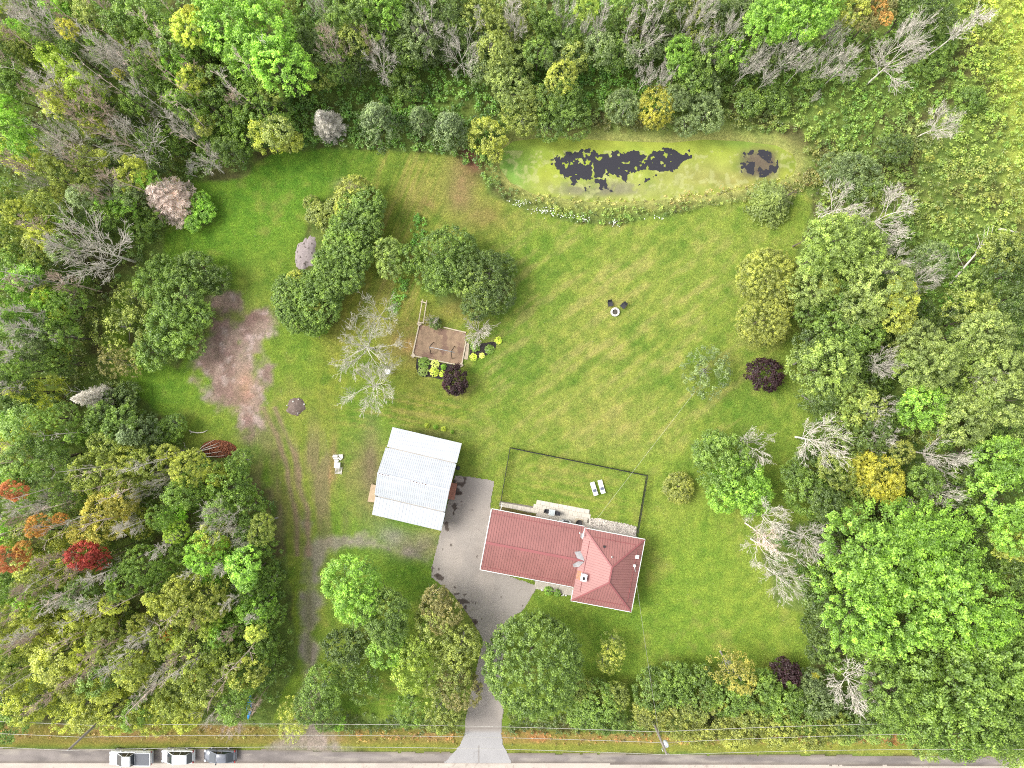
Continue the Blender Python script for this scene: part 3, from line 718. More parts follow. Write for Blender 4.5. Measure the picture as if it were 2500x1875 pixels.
def bare(seed, Ht, R, style):
    """bare tree of limbs: returns (trunk segs, branch segs)"""
    rng = random.Random(seed); T = []; Bq = []
    def grow(p, d, L, r, depth, curl, store):
        n = max(2, int(L / (.6 if depth < 2 else .42)))
        sl = L / n; pts = [(p, r)]
        for i in range(n):
            d = (d + Vector((rng.gauss(0, 1), rng.gauss(0, 1), rng.gauss(0, .7))) * curl + Vector((0, 0, .05))).normalized()
            q = p + d * sl; r2 = max(r * (1 - .75 * (i + 1) / n), .016)
            store.append((p, q, max(r * (1 - .75 * i / n), .018), r2))
            p = q; pts.append((p, r2)); pts[-1] = (p, r2, d.copy())
        return pts
    def ramify(pts, L, depth):
        if depth > dmax: return
        k = {1: nb1, 2: 7, 3: 5, 4: 3}[depth]
        for i in range(k):
            t = rng.uniform(.22, 1.0); j = max(1, min(len(pts) - 1, int(round(t * (len(pts) - 1)))))
            p, r, d = pts[j]
            s = d.cross(Vector((rng.gauss(0, 1), rng.gauss(0, 1), rng.gauss(0, 1)))).normalized()
            nd = (d * rng.uniform(.9, 1.3) + s * rng.uniform(.4, .85)).normalized()
            l = L * rng.uniform(.42, .72) * (1.2 - .45 * t)
            ramify(grow(p, nd, l, max(r * .6, .017), depth, .05 + .025 * depth, Bq), l, depth + 1)
    if style == 'spread':
        dmax, nb1 = 4, 7
        tr = grow(Vector((0, 0, 0)), Vector((0, 0, 1)), Ht * .52, .20, 0, .03, T)
        top = tr[-1][0]; lead = grow(top, Vector((rng.gauss(0, .2), rng.gauss(0, .2), 1)).normalized(), Ht * .42, .09, 1, .08, Bq)
        ramify(lead, Ht * .36, 2)
        nl = rng.randint(6, 9); a0 = rng.random() * 6.28
        for i in range(nl):
            a = a0 + 6.283 * i / nl + rng.gauss(0, .2); j = rng.randint(int(len(tr) * .45), len(tr) - 1)
            up = rng.uniform(.15, 1.1)
            d = Vector((math.cos(a), math.sin(a), up)).normalized()
            L = R * rng.uniform(.75, 1.1) / max(.45, math.cos(math.atan(up)))
            ramify(grow(tr[j][0], d, L, .075, 1, .07, Bq), L * .85, 2)
    elif style == 'snag':
        dmax, nb1 = 3, 6
        tr = grow(Vector((0, 0, 0)), Vector((0, 0, 1)), Ht, .13, 0, .022, T)
        for i in range(17):
            j = rng.randint(int(len(tr) * .45), len(tr) - 1); a = rng.random() * 6.28
            f = j / len(tr); L = R * rng.uniform(.5, 1.1) * (1.35 - .8 * f)
            ramify(grow(tr[j][0], Vector((math.cos(a), math.sin(a), rng.uniform(.3, 1.2))).normalized(), L, .035, 2, .07, Bq), L * 1.1, 2)
    elif style == 'pole':
        dmax, nb1 = 2, 5
        tr = grow(Vector((0, 0, 0)), Vector((rng.gauss(0, .05), rng.gauss(0, .05), 1)).normalized(), Ht, .13, 0, .03, T)
        for i in range(12):
            j = rng.randint(int(len(tr) * .4), len(tr) - 1); a = rng.random() * 6.28
            L = R * rng.uniform(.5, 1.4)
            ramify(grow(tr[j][0], Vector((math.cos(a), math.sin(a), rng.uniform(.3, 1.0))).normalized(), L, .03, 2, .07, Bq), L, 2)
    elif style == 'bush':
        dmax, nb1 = 4, 5
        T.append((Vector((0, 0, -.1)), Vector((0, 0, .3)), .1, .09))
        for i in range(20):
            a = rng.random() * 6.28; up = rng.uniform(.25, 1.6)
            d = Vector((math.cos(a), math.sin(a), up)).normalized(); L = R * rng.uniform(.7, 1.15)
            ramify(grow(Vector((0, 0, .1)), d, L, .04, 2, .07, Bq), L * .8, 3)
    return T, Bq
def bare_meshes(key, seed, Ht, R, style):
    T, Bq = bare(seed, Ht, R, style)
    f = lambda q, nm, n: segs_mesh(nm, [a for a, b, c, d in q], [b for a, b, c, d in q], [c for a, b, c, d in q], [d for a, b, c, d in q], n)
    if style == 'pole': return f(T + Bq, 'trunk', 4), None
    return f(T, 'trunk', 7), f(Bq, 'branches', 3)

def trunk_mesh(seed, Ht=10.0, R=3.0):
    rng = random.Random(seed); q = []
    p = Vector((0, 0, -.2)); r = .22; d = Vector((0, 0, 1)); pts = []
    for i in range(10):
        d = (d + Vector((rng.gauss(0, .05), rng.gauss(0, .05), 0))).normalized(); n_ = p + d * (Ht * .085)
        q.append((p, n_, r, r * .87)); p = n_; r *= .87; pts.append((p, r))
    for i in range(16):
        j = rng.randint(3, 9); a = rng.random() * 6.28; u = rng.uniform(.5, 1.3)
        d = Vector((math.cos(a), math.sin(a), u)).normalized(); p, r = pts[j]; r *= .5; L = R * rng.uniform(.5, .85)
        for k in range(4):
            d = (d + Vector((rng.gauss(0, .15), rng.gauss(0, .15), rng.gauss(0, .1)))).normalized(); n_ = p + d * L / 4
            q.append((p, n_, r, r * .7)); p = n_; r *= .7
    return segs_mesh('trunk', [a for a, b, c, d in q], [b for a, b, c, d in q], [c for a, b, c, d in q], [d for a, b, c, d in q], 6)

# ---- library of shared meshes; each entry: list of meshes, nominal radius
LIB = {
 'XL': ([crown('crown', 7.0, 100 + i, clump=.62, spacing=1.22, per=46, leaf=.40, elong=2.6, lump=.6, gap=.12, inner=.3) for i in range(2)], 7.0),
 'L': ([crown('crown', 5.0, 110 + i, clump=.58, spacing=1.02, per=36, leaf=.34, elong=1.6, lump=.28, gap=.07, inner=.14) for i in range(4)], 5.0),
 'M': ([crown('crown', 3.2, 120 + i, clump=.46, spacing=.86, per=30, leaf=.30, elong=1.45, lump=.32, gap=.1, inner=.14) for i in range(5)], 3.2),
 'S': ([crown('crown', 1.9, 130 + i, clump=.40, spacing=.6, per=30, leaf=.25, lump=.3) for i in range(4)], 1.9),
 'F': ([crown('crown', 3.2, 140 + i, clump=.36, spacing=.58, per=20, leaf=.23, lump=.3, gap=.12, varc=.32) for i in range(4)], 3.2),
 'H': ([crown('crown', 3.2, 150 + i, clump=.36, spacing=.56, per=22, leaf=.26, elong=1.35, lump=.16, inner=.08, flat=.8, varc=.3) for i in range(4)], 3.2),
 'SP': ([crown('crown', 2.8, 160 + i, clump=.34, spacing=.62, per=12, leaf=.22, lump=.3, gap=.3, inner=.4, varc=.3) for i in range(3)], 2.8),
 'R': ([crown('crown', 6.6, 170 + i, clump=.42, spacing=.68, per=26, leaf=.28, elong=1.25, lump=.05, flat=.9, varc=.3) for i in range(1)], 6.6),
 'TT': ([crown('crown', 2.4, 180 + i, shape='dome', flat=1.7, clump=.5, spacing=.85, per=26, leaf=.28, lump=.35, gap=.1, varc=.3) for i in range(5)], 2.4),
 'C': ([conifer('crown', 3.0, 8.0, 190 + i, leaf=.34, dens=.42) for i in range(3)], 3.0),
 'CF': ([crown('crown', 2.8, 200 + i, shape='cone', clump=.30, spacing=.56, per=18, leaf=.24, lump=.2, varc=.35, elong=2.2, gap=.08) for i in range(3)], 2.8),
 'DS': ([conifer('branches', 2.6, 7.5, 210 + i, leaf=.34, dead=True, dens=1.3, droop=.05) for i in range(3)], 2.6),
}
TRUNKS = [trunk_mesh(300 + i) for i in range(5)]
BARE = {'D': [bare_meshes('D', 400 + i, 9.5, 4.0, 'spread') for i in range(7)],
        'G': [bare_meshes('G', 430 + i, 13.0, 2.0, 'snag') for i in range(5)],
        'PL': [bare_meshes('PL', 480 + i, 14.0, 1.1, 'pole') for i in range(4)],
        'B': [bare_meshes('B', 460 + i, 2.0, 2.4, 'bush') for i in range(2)]}

CC = dict(BG=(122,176,50), BY=(150,184,58), YG=(160,178,66), G=(104,143,47), DG=(88,119,44), OL=(134,156,62), GG=(120,146,84), Y=(180,188,52), GO=(168,172,68),
          O=(188,146,70), R=(170,64,54), OR=(172,108,66), T=(148,150,80), PG=(134,160,76), LG=(130,162,68), PU=(64,40,44), CO=(112,138,84), WG=(194,187,175), DY=(190,186,170), WP=(206,188,176), WB=(178,160,144), YO=(142,158,62), LI=(176,200,70))
CNAME = dict(BG='bright green', BY='lime green', YG='yellow green', G='mid green', DG='dark green', OL='olive green', GG='grey green', Y='yellow', GO='golden', O='orange', R='crimson red', OR='orange red', T='tan and olive', PG='pale green', LG='light green', PU='dark purple', CO='deep blue green', WG='pale grey', DY='soft grey', WP='pinkish grey', WB='brownish grey', YO='yellow olive', LI='pale lime')

# kind: (library, vertical semi-axis as a share of the radius, default height)
KIND = {
 'XL': ('broadleaf_tree', 'tree'), 'L': ('broadleaf_tree', 'tree'), 'M': ('broadleaf_tree', 'tree'), 'S': ('shrub', 'shrub'), 'F': ('fine_leaved_tree', 'tree'), 'H': ('hedge_shrub', 'hedge shrub'),
 'SP': ('sparse_tree', 'tree'), 'R': ('maple_tree', 'tree'), 'TT': ('slender_tree', 'tree'), 'C': ('spruce_tree', 'spruce'), 'CF': ('cedar_tree', 'cedar'), 'DS': ('dead_spruce', 'dead spruce'),
 'D': ('dead_tree', 'dead tree'), 'G': ('dead_tree', 'dead tree'), 'PL': ('dead_tree', 'dead tree'), 'B': ('dead_bush', 'dead bush')}
GROUPS = {'XL': 'large trees in the right wood', 'L': 'broadleaf trees', 'M': 'broadleaf trees', 'S': 'shrubs', 'F': 'fine leaved trees', 'H': 'hedge shrubs', 'SP': 'thin crowned trees', 'R': None, 'TT': 'slender trees in the woods', 'C': 'spruces', 'CF': 'cedars', 'DS': 'dead spruces', 'D': 'bare dead trees', 'G': 'bare dead trees', 'PL': 'bare dead trees', 'B': 'dead bushes'}
PLACED = []
cnt = 0
def plant(k, px, py, rpx, ht, col, label=None, name=None, cat=None, zs=1.0, group=None, asp=1.0):
    """px, py: middle of the crown as seen in the photo; rpx its radius in photo pixels; ht total height in metres"""
    global cnt
    cnt += 1
    rng = random.Random(cnt * 13 + 5)
    nm, ct = KIND[k]; nm = name or nm; ct = cat or ct
    c = lin(CC[col], FL)
    if k in BARE:
        if k == 'B': ht /= 1.3
        ht *= 1.12 if k == 'D' else 1.3; zc = ht * (.7 if k not in ('G', 'PL') else .75)
        rm = rpx / S * (H - zc) / H * (.86 if k == 'D' else 1)
        x, y = P(px, py, zc)
        root = empty(nm, (x, y, -.05), rng.random() * 6.28)
        tm, bm_ = BARE[k][cnt % len(BARE[k])]
        rn, hn = {'D': (4.4, 9.3), 'G': (2.3, 13.6), 'PL': (1.5, 14.2), 'B': (2.4, 2.3)}[k]
        for me, n2 in ((tm, 'trunk'), (bm_, 'branches')):
            if me is None: continue
            o = link(n2, me, root); o.scale = (rm / rn, rm / rn, ht / hn)
            s = rng.uniform(.9, 1.08); o.color = (c[0] * s, c[1] * s, c[2] * s, 1)
    else:
        kl = k
        if k == 'M' and px < 700 and (py < 560 or py > 1120 or px < 240): kl = rng.choice(['M', 'F', 'TT', 'F', 'TT'])
        ms, rn = LIB[kl]
        rm0 = rpx / S
        if k in ('C', 'DS'): zc = ht * .42
        elif k == 'CF': zc = ht * .5
        else:
            vert = {'XL': .8, 'L': .85, 'M': .9, 'S': .85, 'F': .9, 'H': .8, 'SP': .9, 'R': .9, 'TT': 1.7}[k] * rm0 * zs
            if k in ('M', 'F', 'TT') and px < 660 and (py < 620 or py > 1130 or px < 200): vert *= 1.45; ht *= 1.08
            vert = min(vert, ht * .47)
            zc = ht - vert * .9
        rm = rm0 * (H - zc) / H
        x, y = P(px, py, zc)
        root = empty(nm, (x, y, -.05), rng.random() * 6.28)
        sx = rm / rn * rng.uniform(.95, 1.05)
        me = ms[cnt % len(ms)]
        part = 'branches' if k == 'DS' else 'crown'
        o = link(part, me, root)
        if k == 'C': o.location.z = .3; o.scale = (sx, sx, (ht - .3) / 8.0)
        elif k == 'DS': o.location.z = .3; o.scale = (sx, sx, (ht - .3) / 7.5)
        elif k == 'CF': o.location.z = ht * .36; o.scale = (sx, sx, ht * .4 / (1.02 * 2.8))
        else:
            nomv = rn * {'XL': .85, 'L': .85, 'M': .85, 'S': .85, 'F': .85, 'H': .8, 'SP': .85, 'R': .9, 'TT': 1.7}[kl]
            o.location.z = zc; o.scale = (sx, sx / asp, vert / nomv)
        s = rng.uniform(.86, 1.12) * (1.14 if px < 700 else 1.0)
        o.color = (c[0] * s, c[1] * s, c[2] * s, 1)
        if col in ('R', 'OR', 'O', 'PU'): o.material_slots[0].link = 'OBJECT'; o.material_slots[0].material = LEAFN
        tk = link('trunk', TRUNKS[cnt % 5], root)
        th = min(1.0, max(.35, rm / 3.2))
        tk.scale = (th, th, (zc + (0 if k in ('S', 'H') else 0)) / 8.3 if k not in ('C', 'CF', 'DS') else ht * .8 / 8.3)
        b_ = (.62, .60, .55) if k in ('DS',) else (.15, .125, .10)
        if k in ('TT', 'F', 'SP'): b_ = (.30, .28, .25)
        tk.color = (*b_, 1)
    root['category'] = ct
    g = group or GROUPS[k]
    if g: root['group'] = g
    PLACED.append([root, k, px, py, rpx, ht, col, label])
    return root

exec_list = []
def T(k, col, ht, *pts):
    for p in pts: plant(k, p[0], p[1], p[2], p[3] if len(p) > 3 else ht, col)
# ---- top left wood
T('L', 'BG', 13, (560,60,78), (650,75,70), (690,160,60), (610,135,50,12)); T('L', 'LI', 13, (462,70,40))
T('M', 'Y', 12, (470,35,18),(165,72,20),(290,182,12,9)); T('M', 'G', 11, (335,30,45),(285,60,35),(395,60,40),(430,130,45),(360,90,36),(530,210,40,9))
T('TT', 'BY', 12, (130,150,34),(185,190,34),(225,228,30)); T('M', 'BG', 12, (30,325,40),(60,350,28,10)); T('M', 'BG', 11, (12,262,32))
T('M', 'OL', 11, (215,40,28),(400,150,30,10),(10,100,36),(60,120,30)); T('M', 'G', 10, (170,118,35),(15,215,30),(330,245,34)); T('M', 'YG', 11, (130,262,22),(325,420,36,9),(247,385,20,9),(230,310,24,8),(500,305,22,7))
T('TT', 'G', 12, (60,200,30),(100,100,26),(250,120,28),(360,180,30)); T('F', 'G', 8, (560,270,52),(640,270,58),(610,215,40),(600,330,46,6),(560,330,34,5)); T('S', 'YG', 4, (715,345,24),(690,355,18))
T('D', 'WG', 12, (322,337,84),(165,352,62),(300,165,44)); T('D', 'WG', 9, (505,392,44,7),(455,310,36),(590,105,44,10),(277,468,38,9),(90,445,36,10))
T('G', 'WG', 14, (235,120,40),(315,115,36,12),(75,42,46),(120,192,44),(430,300,26,10),(200,190,26),(50,55,40),(350,230,30,11),(380,130,26,12),(140,60,34)); T('G', 'WB', 13, (205,235,44),(480,160,30,10),(195,275,34),(570,238,30,8),(150,30,36),(20,380,36),(20,70,36),(240,14,36),(10,150,30),(110,245,26),(180,410,30,10),(260,440,30,9))
T('DS', 'WP', 8, (405,482,62)); T('DS', 'WG', 7, (797,300,38)); T('DS', 'WG', 9, (232,972,38))
# ---- top middle
T('L', 'G', 12, (880,5,60),(830,10,44)); T('L', 'BG', 11, (935,15,44)); T('M', 'DG', 10, (1090,12,44),(1130,60,30,8),(1000,20,36,9)); T('M', 'OL', 9, (1165,30,38),(1210,60,26)); T('M', 'G', 9, (1335,25,38),(1330,60,30,7),(1525,20,34),(1390,75,34,7),(1480,45,30,8))
T('M', 'BY', 9, (1432,18,26)); T('M', 'G', 8, (905,100,34,5),(960,160,30,4),(990,210,34,3.5)); T('F', 'PG', 7, (1245,160,52),(1251,225,44),(1222,180,40)); T('F', 'OL', 6, (1275,285,46,5),(1300,250,34,5))
T('F', 'YG', 7, (1366,192,38)); T('F', 'G', 6, (1350,240,50),(1385,250,42),(1400,290,40,4.5),(1345,300,40,4)); T('F', 'GG', 5, (1525,262,44),(1610,110,40,7),(1712,222,44),(1725,275,40),(1650,240,34,6),(1680,300,30,4))
T('F', 'Y', 5.5, (1601,262,39)); T('M', 'BG', 8, (1655,125,34),(1790,125,40),(1660,160,26)); T('M', 'G', 8, (1697,185,46,7),(1740,130,40)); T('M', 'DG', 8, (1600,60,40),(1760,60,44),(1840,100,44,9),(1640,30,36))
T('CF', 'CO', 8, (925,290,56),(1025,290,36,7),(1100,312,55,8)); T('M', 'YG', 5, (1190,335,38),(1210,375,22,3))
T('D', 'WP', 10, (815,118,46)); T('D', 'WG', 9, (925,142,44),(1046,58,54,11),(1127,128,52),(877,57,30),(787,30,34,11),(1260,70,34),(1378,25,34,11),(1462,72,22),(1430,72,20),(1565,95,50,10),(1577,183,28,7),(1619,192,28,7),(1718,25,40,11),(1712,108,36),(1773,85,46,10),(1670,66,30,9),(1833,157,30))
T('G', 'WG', 12, (1245,15,26),(1592,15,28),(1480,15,24),(1170,48,20,9),(1191,112,14,7),(1545,30,22),(1620,15,24)); T('G', 'WB', 11, (795,80,26),(900,95,22,9))
# ---- top right
T('L', 'BG', 12, (1905,25,60),(1965,40,60),(1870,50,44),(2010,10,44)); T('M', 'YG', 10, (2075,20,40)); T('M', 'T', 9, (2150,25,36),(2110,45,26)); T('M', 'O', 9, (2145,12,22),(2165,45,14)); T('M', 'DG', 9, (2230,20,44),(2290,40,40,7),(1900,110,40,8))
T('D', 'WG', 9, (1847,142,34),(1923,136,46),(2040,82,34),(2020,158,36),(2070,152,44),(2208,128,66,12),(2225,80,40,12),(2300,298,50,7),(1873,190,24,6),(1965,155,24),(1993,235,12,3)); T('G', 'WG', 12, (2380,45,40))
T('F', 'DG', 5, (2180,365,42)); T('F', 'GG', 5, (2085,427,58),(2040,415,36,4)); T('M', 'G', 6, (2235,70,36)); T('S', 'G', 4, (2300,110,30),(2280,160,26,3),(1985,190,30),(1830,250,34),(1900,240,30,3),(2370,240,26,3))
T('C', 'PG', 5, (1884,493,62))
# ---- right wood
T('D', 'WG', 9, (2053,504,76,8),(2180,525,80),(2173,602,30,8),(2186,646,34),(2265,682,40),(2158,884,44),(1996,1077,72,9),(2145,1008,46),(2306,1116,62,10),(2306,1207,34),(1882,1265,58,9),(1879,1345,64,9),(1984,1324,60),(1911,1416,52,7),(2085,1670,82,9)); T('D', 'WG', 8, (1841,1092,56,9),(2151,1076,38),(2211,1232,20,6),(2260,640,30,6),(2400,930,34,9)); T('G', 'WP', 9, (1875,1310,36))
T('L', 'LG', 11, (2040,590,58),(2085,640,44,10)); T('M', 'LG', 10, (2125,600,40),(1985,640,36),(2000,570,34),(2090,560,34)); T('L', 'PG', 11, (2150,700,60),(2100,745,50,10),(1980,700,46,9)); T('M', 'YG', 10, (2190,770,40),(2205,715,34)); T('M', 'G', 9, (2050,800,44),(2110,810,36),(2040,720,38,8),(1975,765,34,7)); T('M', 'YG', 9, (2021,703,24,8),(2210,760,26,9)); T('M', 'DG', 7, (2110,850,50,6),(1990,845,48),(2250,770,36,5),(2340,790,40,5))
T('R', 'YO', 7, (1872,678,68),(1862,785,60)); T('H', 'YO', 6, (1900,735,44)); T('S', 'YO', 5, (1895,815,24,4)); T('F', 'GG', 6, (2270,638,44)); T('M', 'G', 5, (2190,560,40,4))
T('L', 'LG', 10, (2028,900,62),(2070,960,40,8)); T('L', 'PG', 12, (2410,815,58),(2245,830,44,10),(2268,893,56),(2449,905,56),(2354,1022,58,11),(2465,975,56)); T('M', 'LG', 10, (2360,840,36),(2310,870,34),(2400,880,36),(2400,985,40),(2320,985,36),(2220,900,34)); T('L', 'BG', 10, (2249,990,52)); T('M', 'DG', 8, (2465,670,48),(2480,740,40),(2340,860,40,7),(2320,940,30,6))
T('SP', 'GG', 4.5, (1730,902,56)); T('L', 'G', 8, (1770,1130,66),(1740,1100,44,7)); T('L', 'BG', 8, (1800,1175,62),(1835,1210,44,7),(1770,1205,44,6)); T('M', 'G', 7, (1971,1204,44),(1940,1160,34,5)); T('L', 'Y', 8, (2150,1165,48),(2112,1140,36,7),(2165,1195,34,7)); T('M', 'YO', 8, (2205,1106,26)); T('M', 'G', 9, (2253,1169,40),(2210,1020,36,6),(2300,1060,40,7),(2060,1200,50,5),(2120,1250,50,5),(2400,1090,50,7),(2180,1300,44,6))
T('L', 'BG', 12, (2442,1121,60),(2449,1210,76),(2480,1300,50)); T('M', 'YG', 10, (2465,1320,44)); T('M', 'DG', 7, (2380,1260,44),(2030,1290,46,5),(2090,1300,46,5),(2350,1330,40,7),(2460,1400,44,7))
T('XL', 'BG', 15, (2130,1350,98),(2240,1400,110,14),(2095,1480,76,13),(2200,1530,90,13),(2330,1480,92,14),(2410,1540,52,12),(2255,1320,62,12)); T('XL', 'G', 14, (2354,1680,105),(2440,1650,100),(2400,1740,85,13),(2180,1690,66,11)); T('L', 'G', 10, (2243,1755,62),(2310,1780,56),(2480,1780,56),(2440,1580,60,11),(2250,1640,50,9),(2160,1600,40,8),(2165,1750,40,7)); T('L', 'LG', 9, (2130,1770,34,5),(2060,1790,26,3.5))
T('F', 'DG', 5, (2015,1530,46),(2050,1500,40),(2000,1590,34,4)); T('F', 'GG', 6, (2006,1705,46),(1975,1670,30,4)); T('S', 'Y', 3, (1990,1650,9))
# ---- purple shrubs
for q in ((1108,929,33,3.4,'round dark purple bush below the sand pit at the end of the hosta bed'), (1868,917,37,4,'dark purple bush alone on the lawn left of the right wood'), (1921,1640,36,4.5,'dark purple small tree at the lawn corner above the right hedge')):
    plant('S', q[0], q[1], q[2], q[3], 'PU', q[4], 'purple_bush', 'bush', group='purple bushes')
# ---- bottom hedge by the road
T('H', 'G', 5, (1455,1715,50),(1480,1745,44,4.5),(1420,1740,34,4)); T('H', 'OL', 4.5, (1500,1700,34),(1430,1690,32,4))
T('H', 'G', 5.5, (1600,1685,48),(1650,1670,46),(1710,1680,50),(1780,1700,48),(1850,1690,48),(1905,1710,48),(1960,1740,46,5)); T('H', 'YO', 5, (1590,1735,42),(1660,1745,46),(1740,1755,48),(1820,1765,48),(1900,1775,48),(1975,1785,40),(1700,1790,30,3.5),(1790,1795,30,3.5)); T('H', 'OL', 5, (1690,1725,40),(1835,1735,40),(2030,1770,34,4))
T('SP', 'GO', 7, (1786,1625,44),(1810,1660,36)); T('SP', 'YG', 5, (1492,1605,34)); T('SP', 'OL', 4, (1500,1570,26))
plant('R', 1303, 1622, 115, 11, 'G', 'largest round green maple crown, right of the concrete driveway mouth', 'maple_tree')
T('L', 'BG', 11, (858,1420,58),(870,1465,52)); T('L', 'G', 10, (938,1490,54),(950,1540,40)); T('M', 'BG', 9, (950,1590,42)); T('M', 'DG', 7, (850,1575,48),(890,1560,36)); T('M', 'BY', 9, (1005,1640,46),(1010,1590,36)); T('F', 'T', 8, (1062,1470,44),(1085,1510,40),(1120,1680,44,7)); T('F', 'OL', 8, (1067,1530,50),(1127,1580,54),(1094,1640,56)); T('F', 'OL', 6, (1080,1735,46)); T('M', 'G', 6, (1000,1735,34)); T('F', 'YO', 5, (1090,1765,26)); T('F', 'G', 8, (781,1680,54),(760,1720,40,6),(800,1740,36,5)); T('SP', 'G', 6, (886,1664,46),(850,1640,36)); T('SP', 'YG', 5, (728,1745,40),(715,1780,30,4)); T('S', 'BG', 3, (826,1767,16))
# ---- lower left wood
T('CF', 'CO', 9, (335,1063,56)); T('CF', 'G', 10, (215,1063,38)); T('CF', 'YG', 11, (80,957,40)); T('M', 'G', 11, (60,1035,44),(30,900,36),(150,1020,30,9)); T('L', 'G', 12, (84,1125,58)); T('F', 'OL', 9, (256,1150,62),(360,1150,50,8),(310,1180,40,8)); T('F', 'GO', 10, (262,1260,52),(300,1230,38,9)); T('M', 'O', 11, (95,1286,28)); T('M', 'OR', 12, (36,1198,26),(22,1365,34)); T('M', 'GO', 10, (199,1300,30)); T('M', 'R', 11, (212,1350,34),(240,1362,24,10)); T('M', 'O', 11, (56,1345,20),(150,1265,16,9))
T('F', 'G', 7, (573,1190,56),(497,1172,44,5),(600,1240,44,6),(640,1330,34,6),(655,1420,30,6),(655,1500,30,6),(585,1130,30,5),(640,1600,32,6),(420,1040,34,3.5)); T('M', 'G', 8, (530,1250,30),(610,1310,40,7),(620,1440,40,7),(635,1560,40,7)); T('M', 'BG', 10, (506,1350,44),(594,1375,36),(600,1410,36,9)); T('M', 'LI', 8, (625,1545,22)); T('F', 'YO', 10, (482,1460,56),(520,1480,36),(440,1440,40)); T('M', 'BY', 9, (518,1505,26),(430,1300,24,8)); T('M', 'YG', 10, (280,1475,26),(145,1610,46),(400,1480,30),(362,1462,16)); T('F', 'OL', 10, (480,1580,60),(512,1650,60,8),(400,1560,40),(440,1690,44,7),(560,1600,40,8),(33,1625,44),(90,1420,40,11),(330,1600,44),(260,1560,40)); T('M', 'YO', 9, (600,1634,40,8),(18,1664,36),(181,1676,34),(75,1500,30)); T('F', 'YG', 7, (72,1710,56),(190,1730,44,6),(290,1740,44,6),(380,1740,44,6),(460,1745,40,5)); T('M', 'G', 9, (250,1650,40),(350,1380,40,10),(300,1420,36,10),(200,1450,36,10),(390,1400,34,9),(20,1760,44,7),(650,1650,26,5)); T('M', 'O', 8, (407,1550,14),(470,1655,8,7))
T('D', 'WG', 9, (551,1262,56),(597,1310,34,8),(356,1195,34),(407,1168,26),(130,1222,34,11),(521,1734,36,6)); T('D', 'WP', 8, (565,1758,44,6)); T('G', 'WG', 12, (300,1290,34,11),(250,1400,36),(150,1460,40),(230,1480,36),(340,1560,34),(400,1640,30,11),(290,1620,30),(480,1400,26,10),(390,1330,30,10),(60,1240,30),(540,1390,30,9),(620,1500,20,8),(330,1700,26,10),(50,1560,34),(570,1470,26,9)); T('G', 'WB', 12, (60,1440,36),(180,1400,34),(100,1380,34),(40,1580,36),(250,1590,34),(440,1600,30,10),(200,1640,30),(560,1560,26,9),(110,1700,30),(10,1500,30),(480,1520,26,9),(20,1270,30),(620,1720,20,6))
# ---- left side by the lawn
T('D', 'WG', 11, (241,610,100)); T('G', 'WG', 12, (60,810,36),(20,860,40),(50,760,26),(10,940,30),(90,700,26,9),(150,600,30,12)); T('G', 'WB', 11, (150,690,34,9),(90,550,34,10),(230,470,30),(30,690,36))
T('F', 'OL', 9, (40,590,52),(100,640,36),(130,510,44),(20,500,36)); T('M', 'BG', 9, (130,740,38,8),(60,700,36),(140,770,34,7)); T('M', 'YG', 8, (110,720,24),(145,765,22,7),(150,868,22,6)); T('M', 'G', 8, (165,740,34),(150,820,36),(130,880,30),(30,780,36),(50,870,30),(280,490,40,7),(370,530,36,4),(340,560,30,4),(260,520,34,6),(195,675,24,4)); T('M', 'BG', 9, (360,440,24,7),(245,480,20,8),(300,500,26,7)); T('M', 'DG', 8, (120,820,34),(40,960,40,9),(160,890,28,6),(390,400,30,5),(290,1000,50,4),(310,960,30,3)); T('M', 'YO', 9, (155,475,24),(90,600,24)); T('F', 'G', 6, (170,560,44,8),(410,340,40),(520,350,36,5),(380,350,34,6),(440,345,24,4))
T('S', 'BG', 2.5, (498,520,26),(490,490,20),(470,545,20)); T('M', 'DG', 5, (480,660,42),(530,690,34,4)); T('L', 'G', 6.5, (440,720,60)); T('M', 'G', 6, (420,800,58),(370,860,42,5),(380,690,42,5),(480,770,40,5),(460,840,34,4.5),(400,650,30,5)); T('SP', 'OL', 6, (300,800,56,5),(330,740,44,5)); T('SP', 'T', 5, (275,880,34),(310,890,28,4))
# ---- hedge row in the lawn, and the trees around the weed strip
T('H', 'YO', 5, (868,480,40),(820,590,26,4),(690,740,22,4)); T('H', 'G', 5.5, (895,500,40),(888,545,44),(850,560,42),(838,600,46),(868,620,42),(812,650,40),(845,670,38),(790,700,44),(712,725,44),(780,745,46),(720,775,36),(765,790,28,4),(700,700,30,4),(740,690,28,4),(748,735,34,5)); T('H', 'G', 5, (872,575,30),(825,628,30),(800,670,30),(760,705,32),(745,765,32),(885,520,30),(700,760,26),(860,500,30)); T('H', 'YG', 4.5, (722,682,22),(845,510,26,4),(760,760,34)); T('S', 'BG', 2, (788,800,13),(775,810,10)); T('S', 'OL', 2, (770,520,26),(790,540,22),(760,495,18),(810,505,22))
T('M', 'LG', 5, (945,612,34),(950,650,30)); T('M', 'G', 4.5, (990,635,34)); T('F', 'G', 5.5, (1075,620,50),(1110,600,44),(1085,680,50),(1060,660,40,5)); T('F', 'DG', 5.5, (1130,650,44,5),(1190,670,50),(1170,740,48,5),(1220,650,34,4),(1215,720,40,5)); T('F', 'LG', 5, (1150,690,36),(1185,735,28)); T('S', 'DG', 1.2, (1062,790,13))
T('B', 'WG', 3, (1166,808,46)); T('B', 'WG', 2, (1052,782,20),)
T('D', 'DY', 8, (885,845,92,8),(905,938,76,7)); T('D', 'DY', 7, (925,770,56,6.5))
for q in ((1658,1192,35,2.2,'YO','round yellow green ornamental bush alone on the lawn right of the fenced yard'),): plant('H', *q[:4], q[4], q[5], 'ornamental_bush', 'bush')

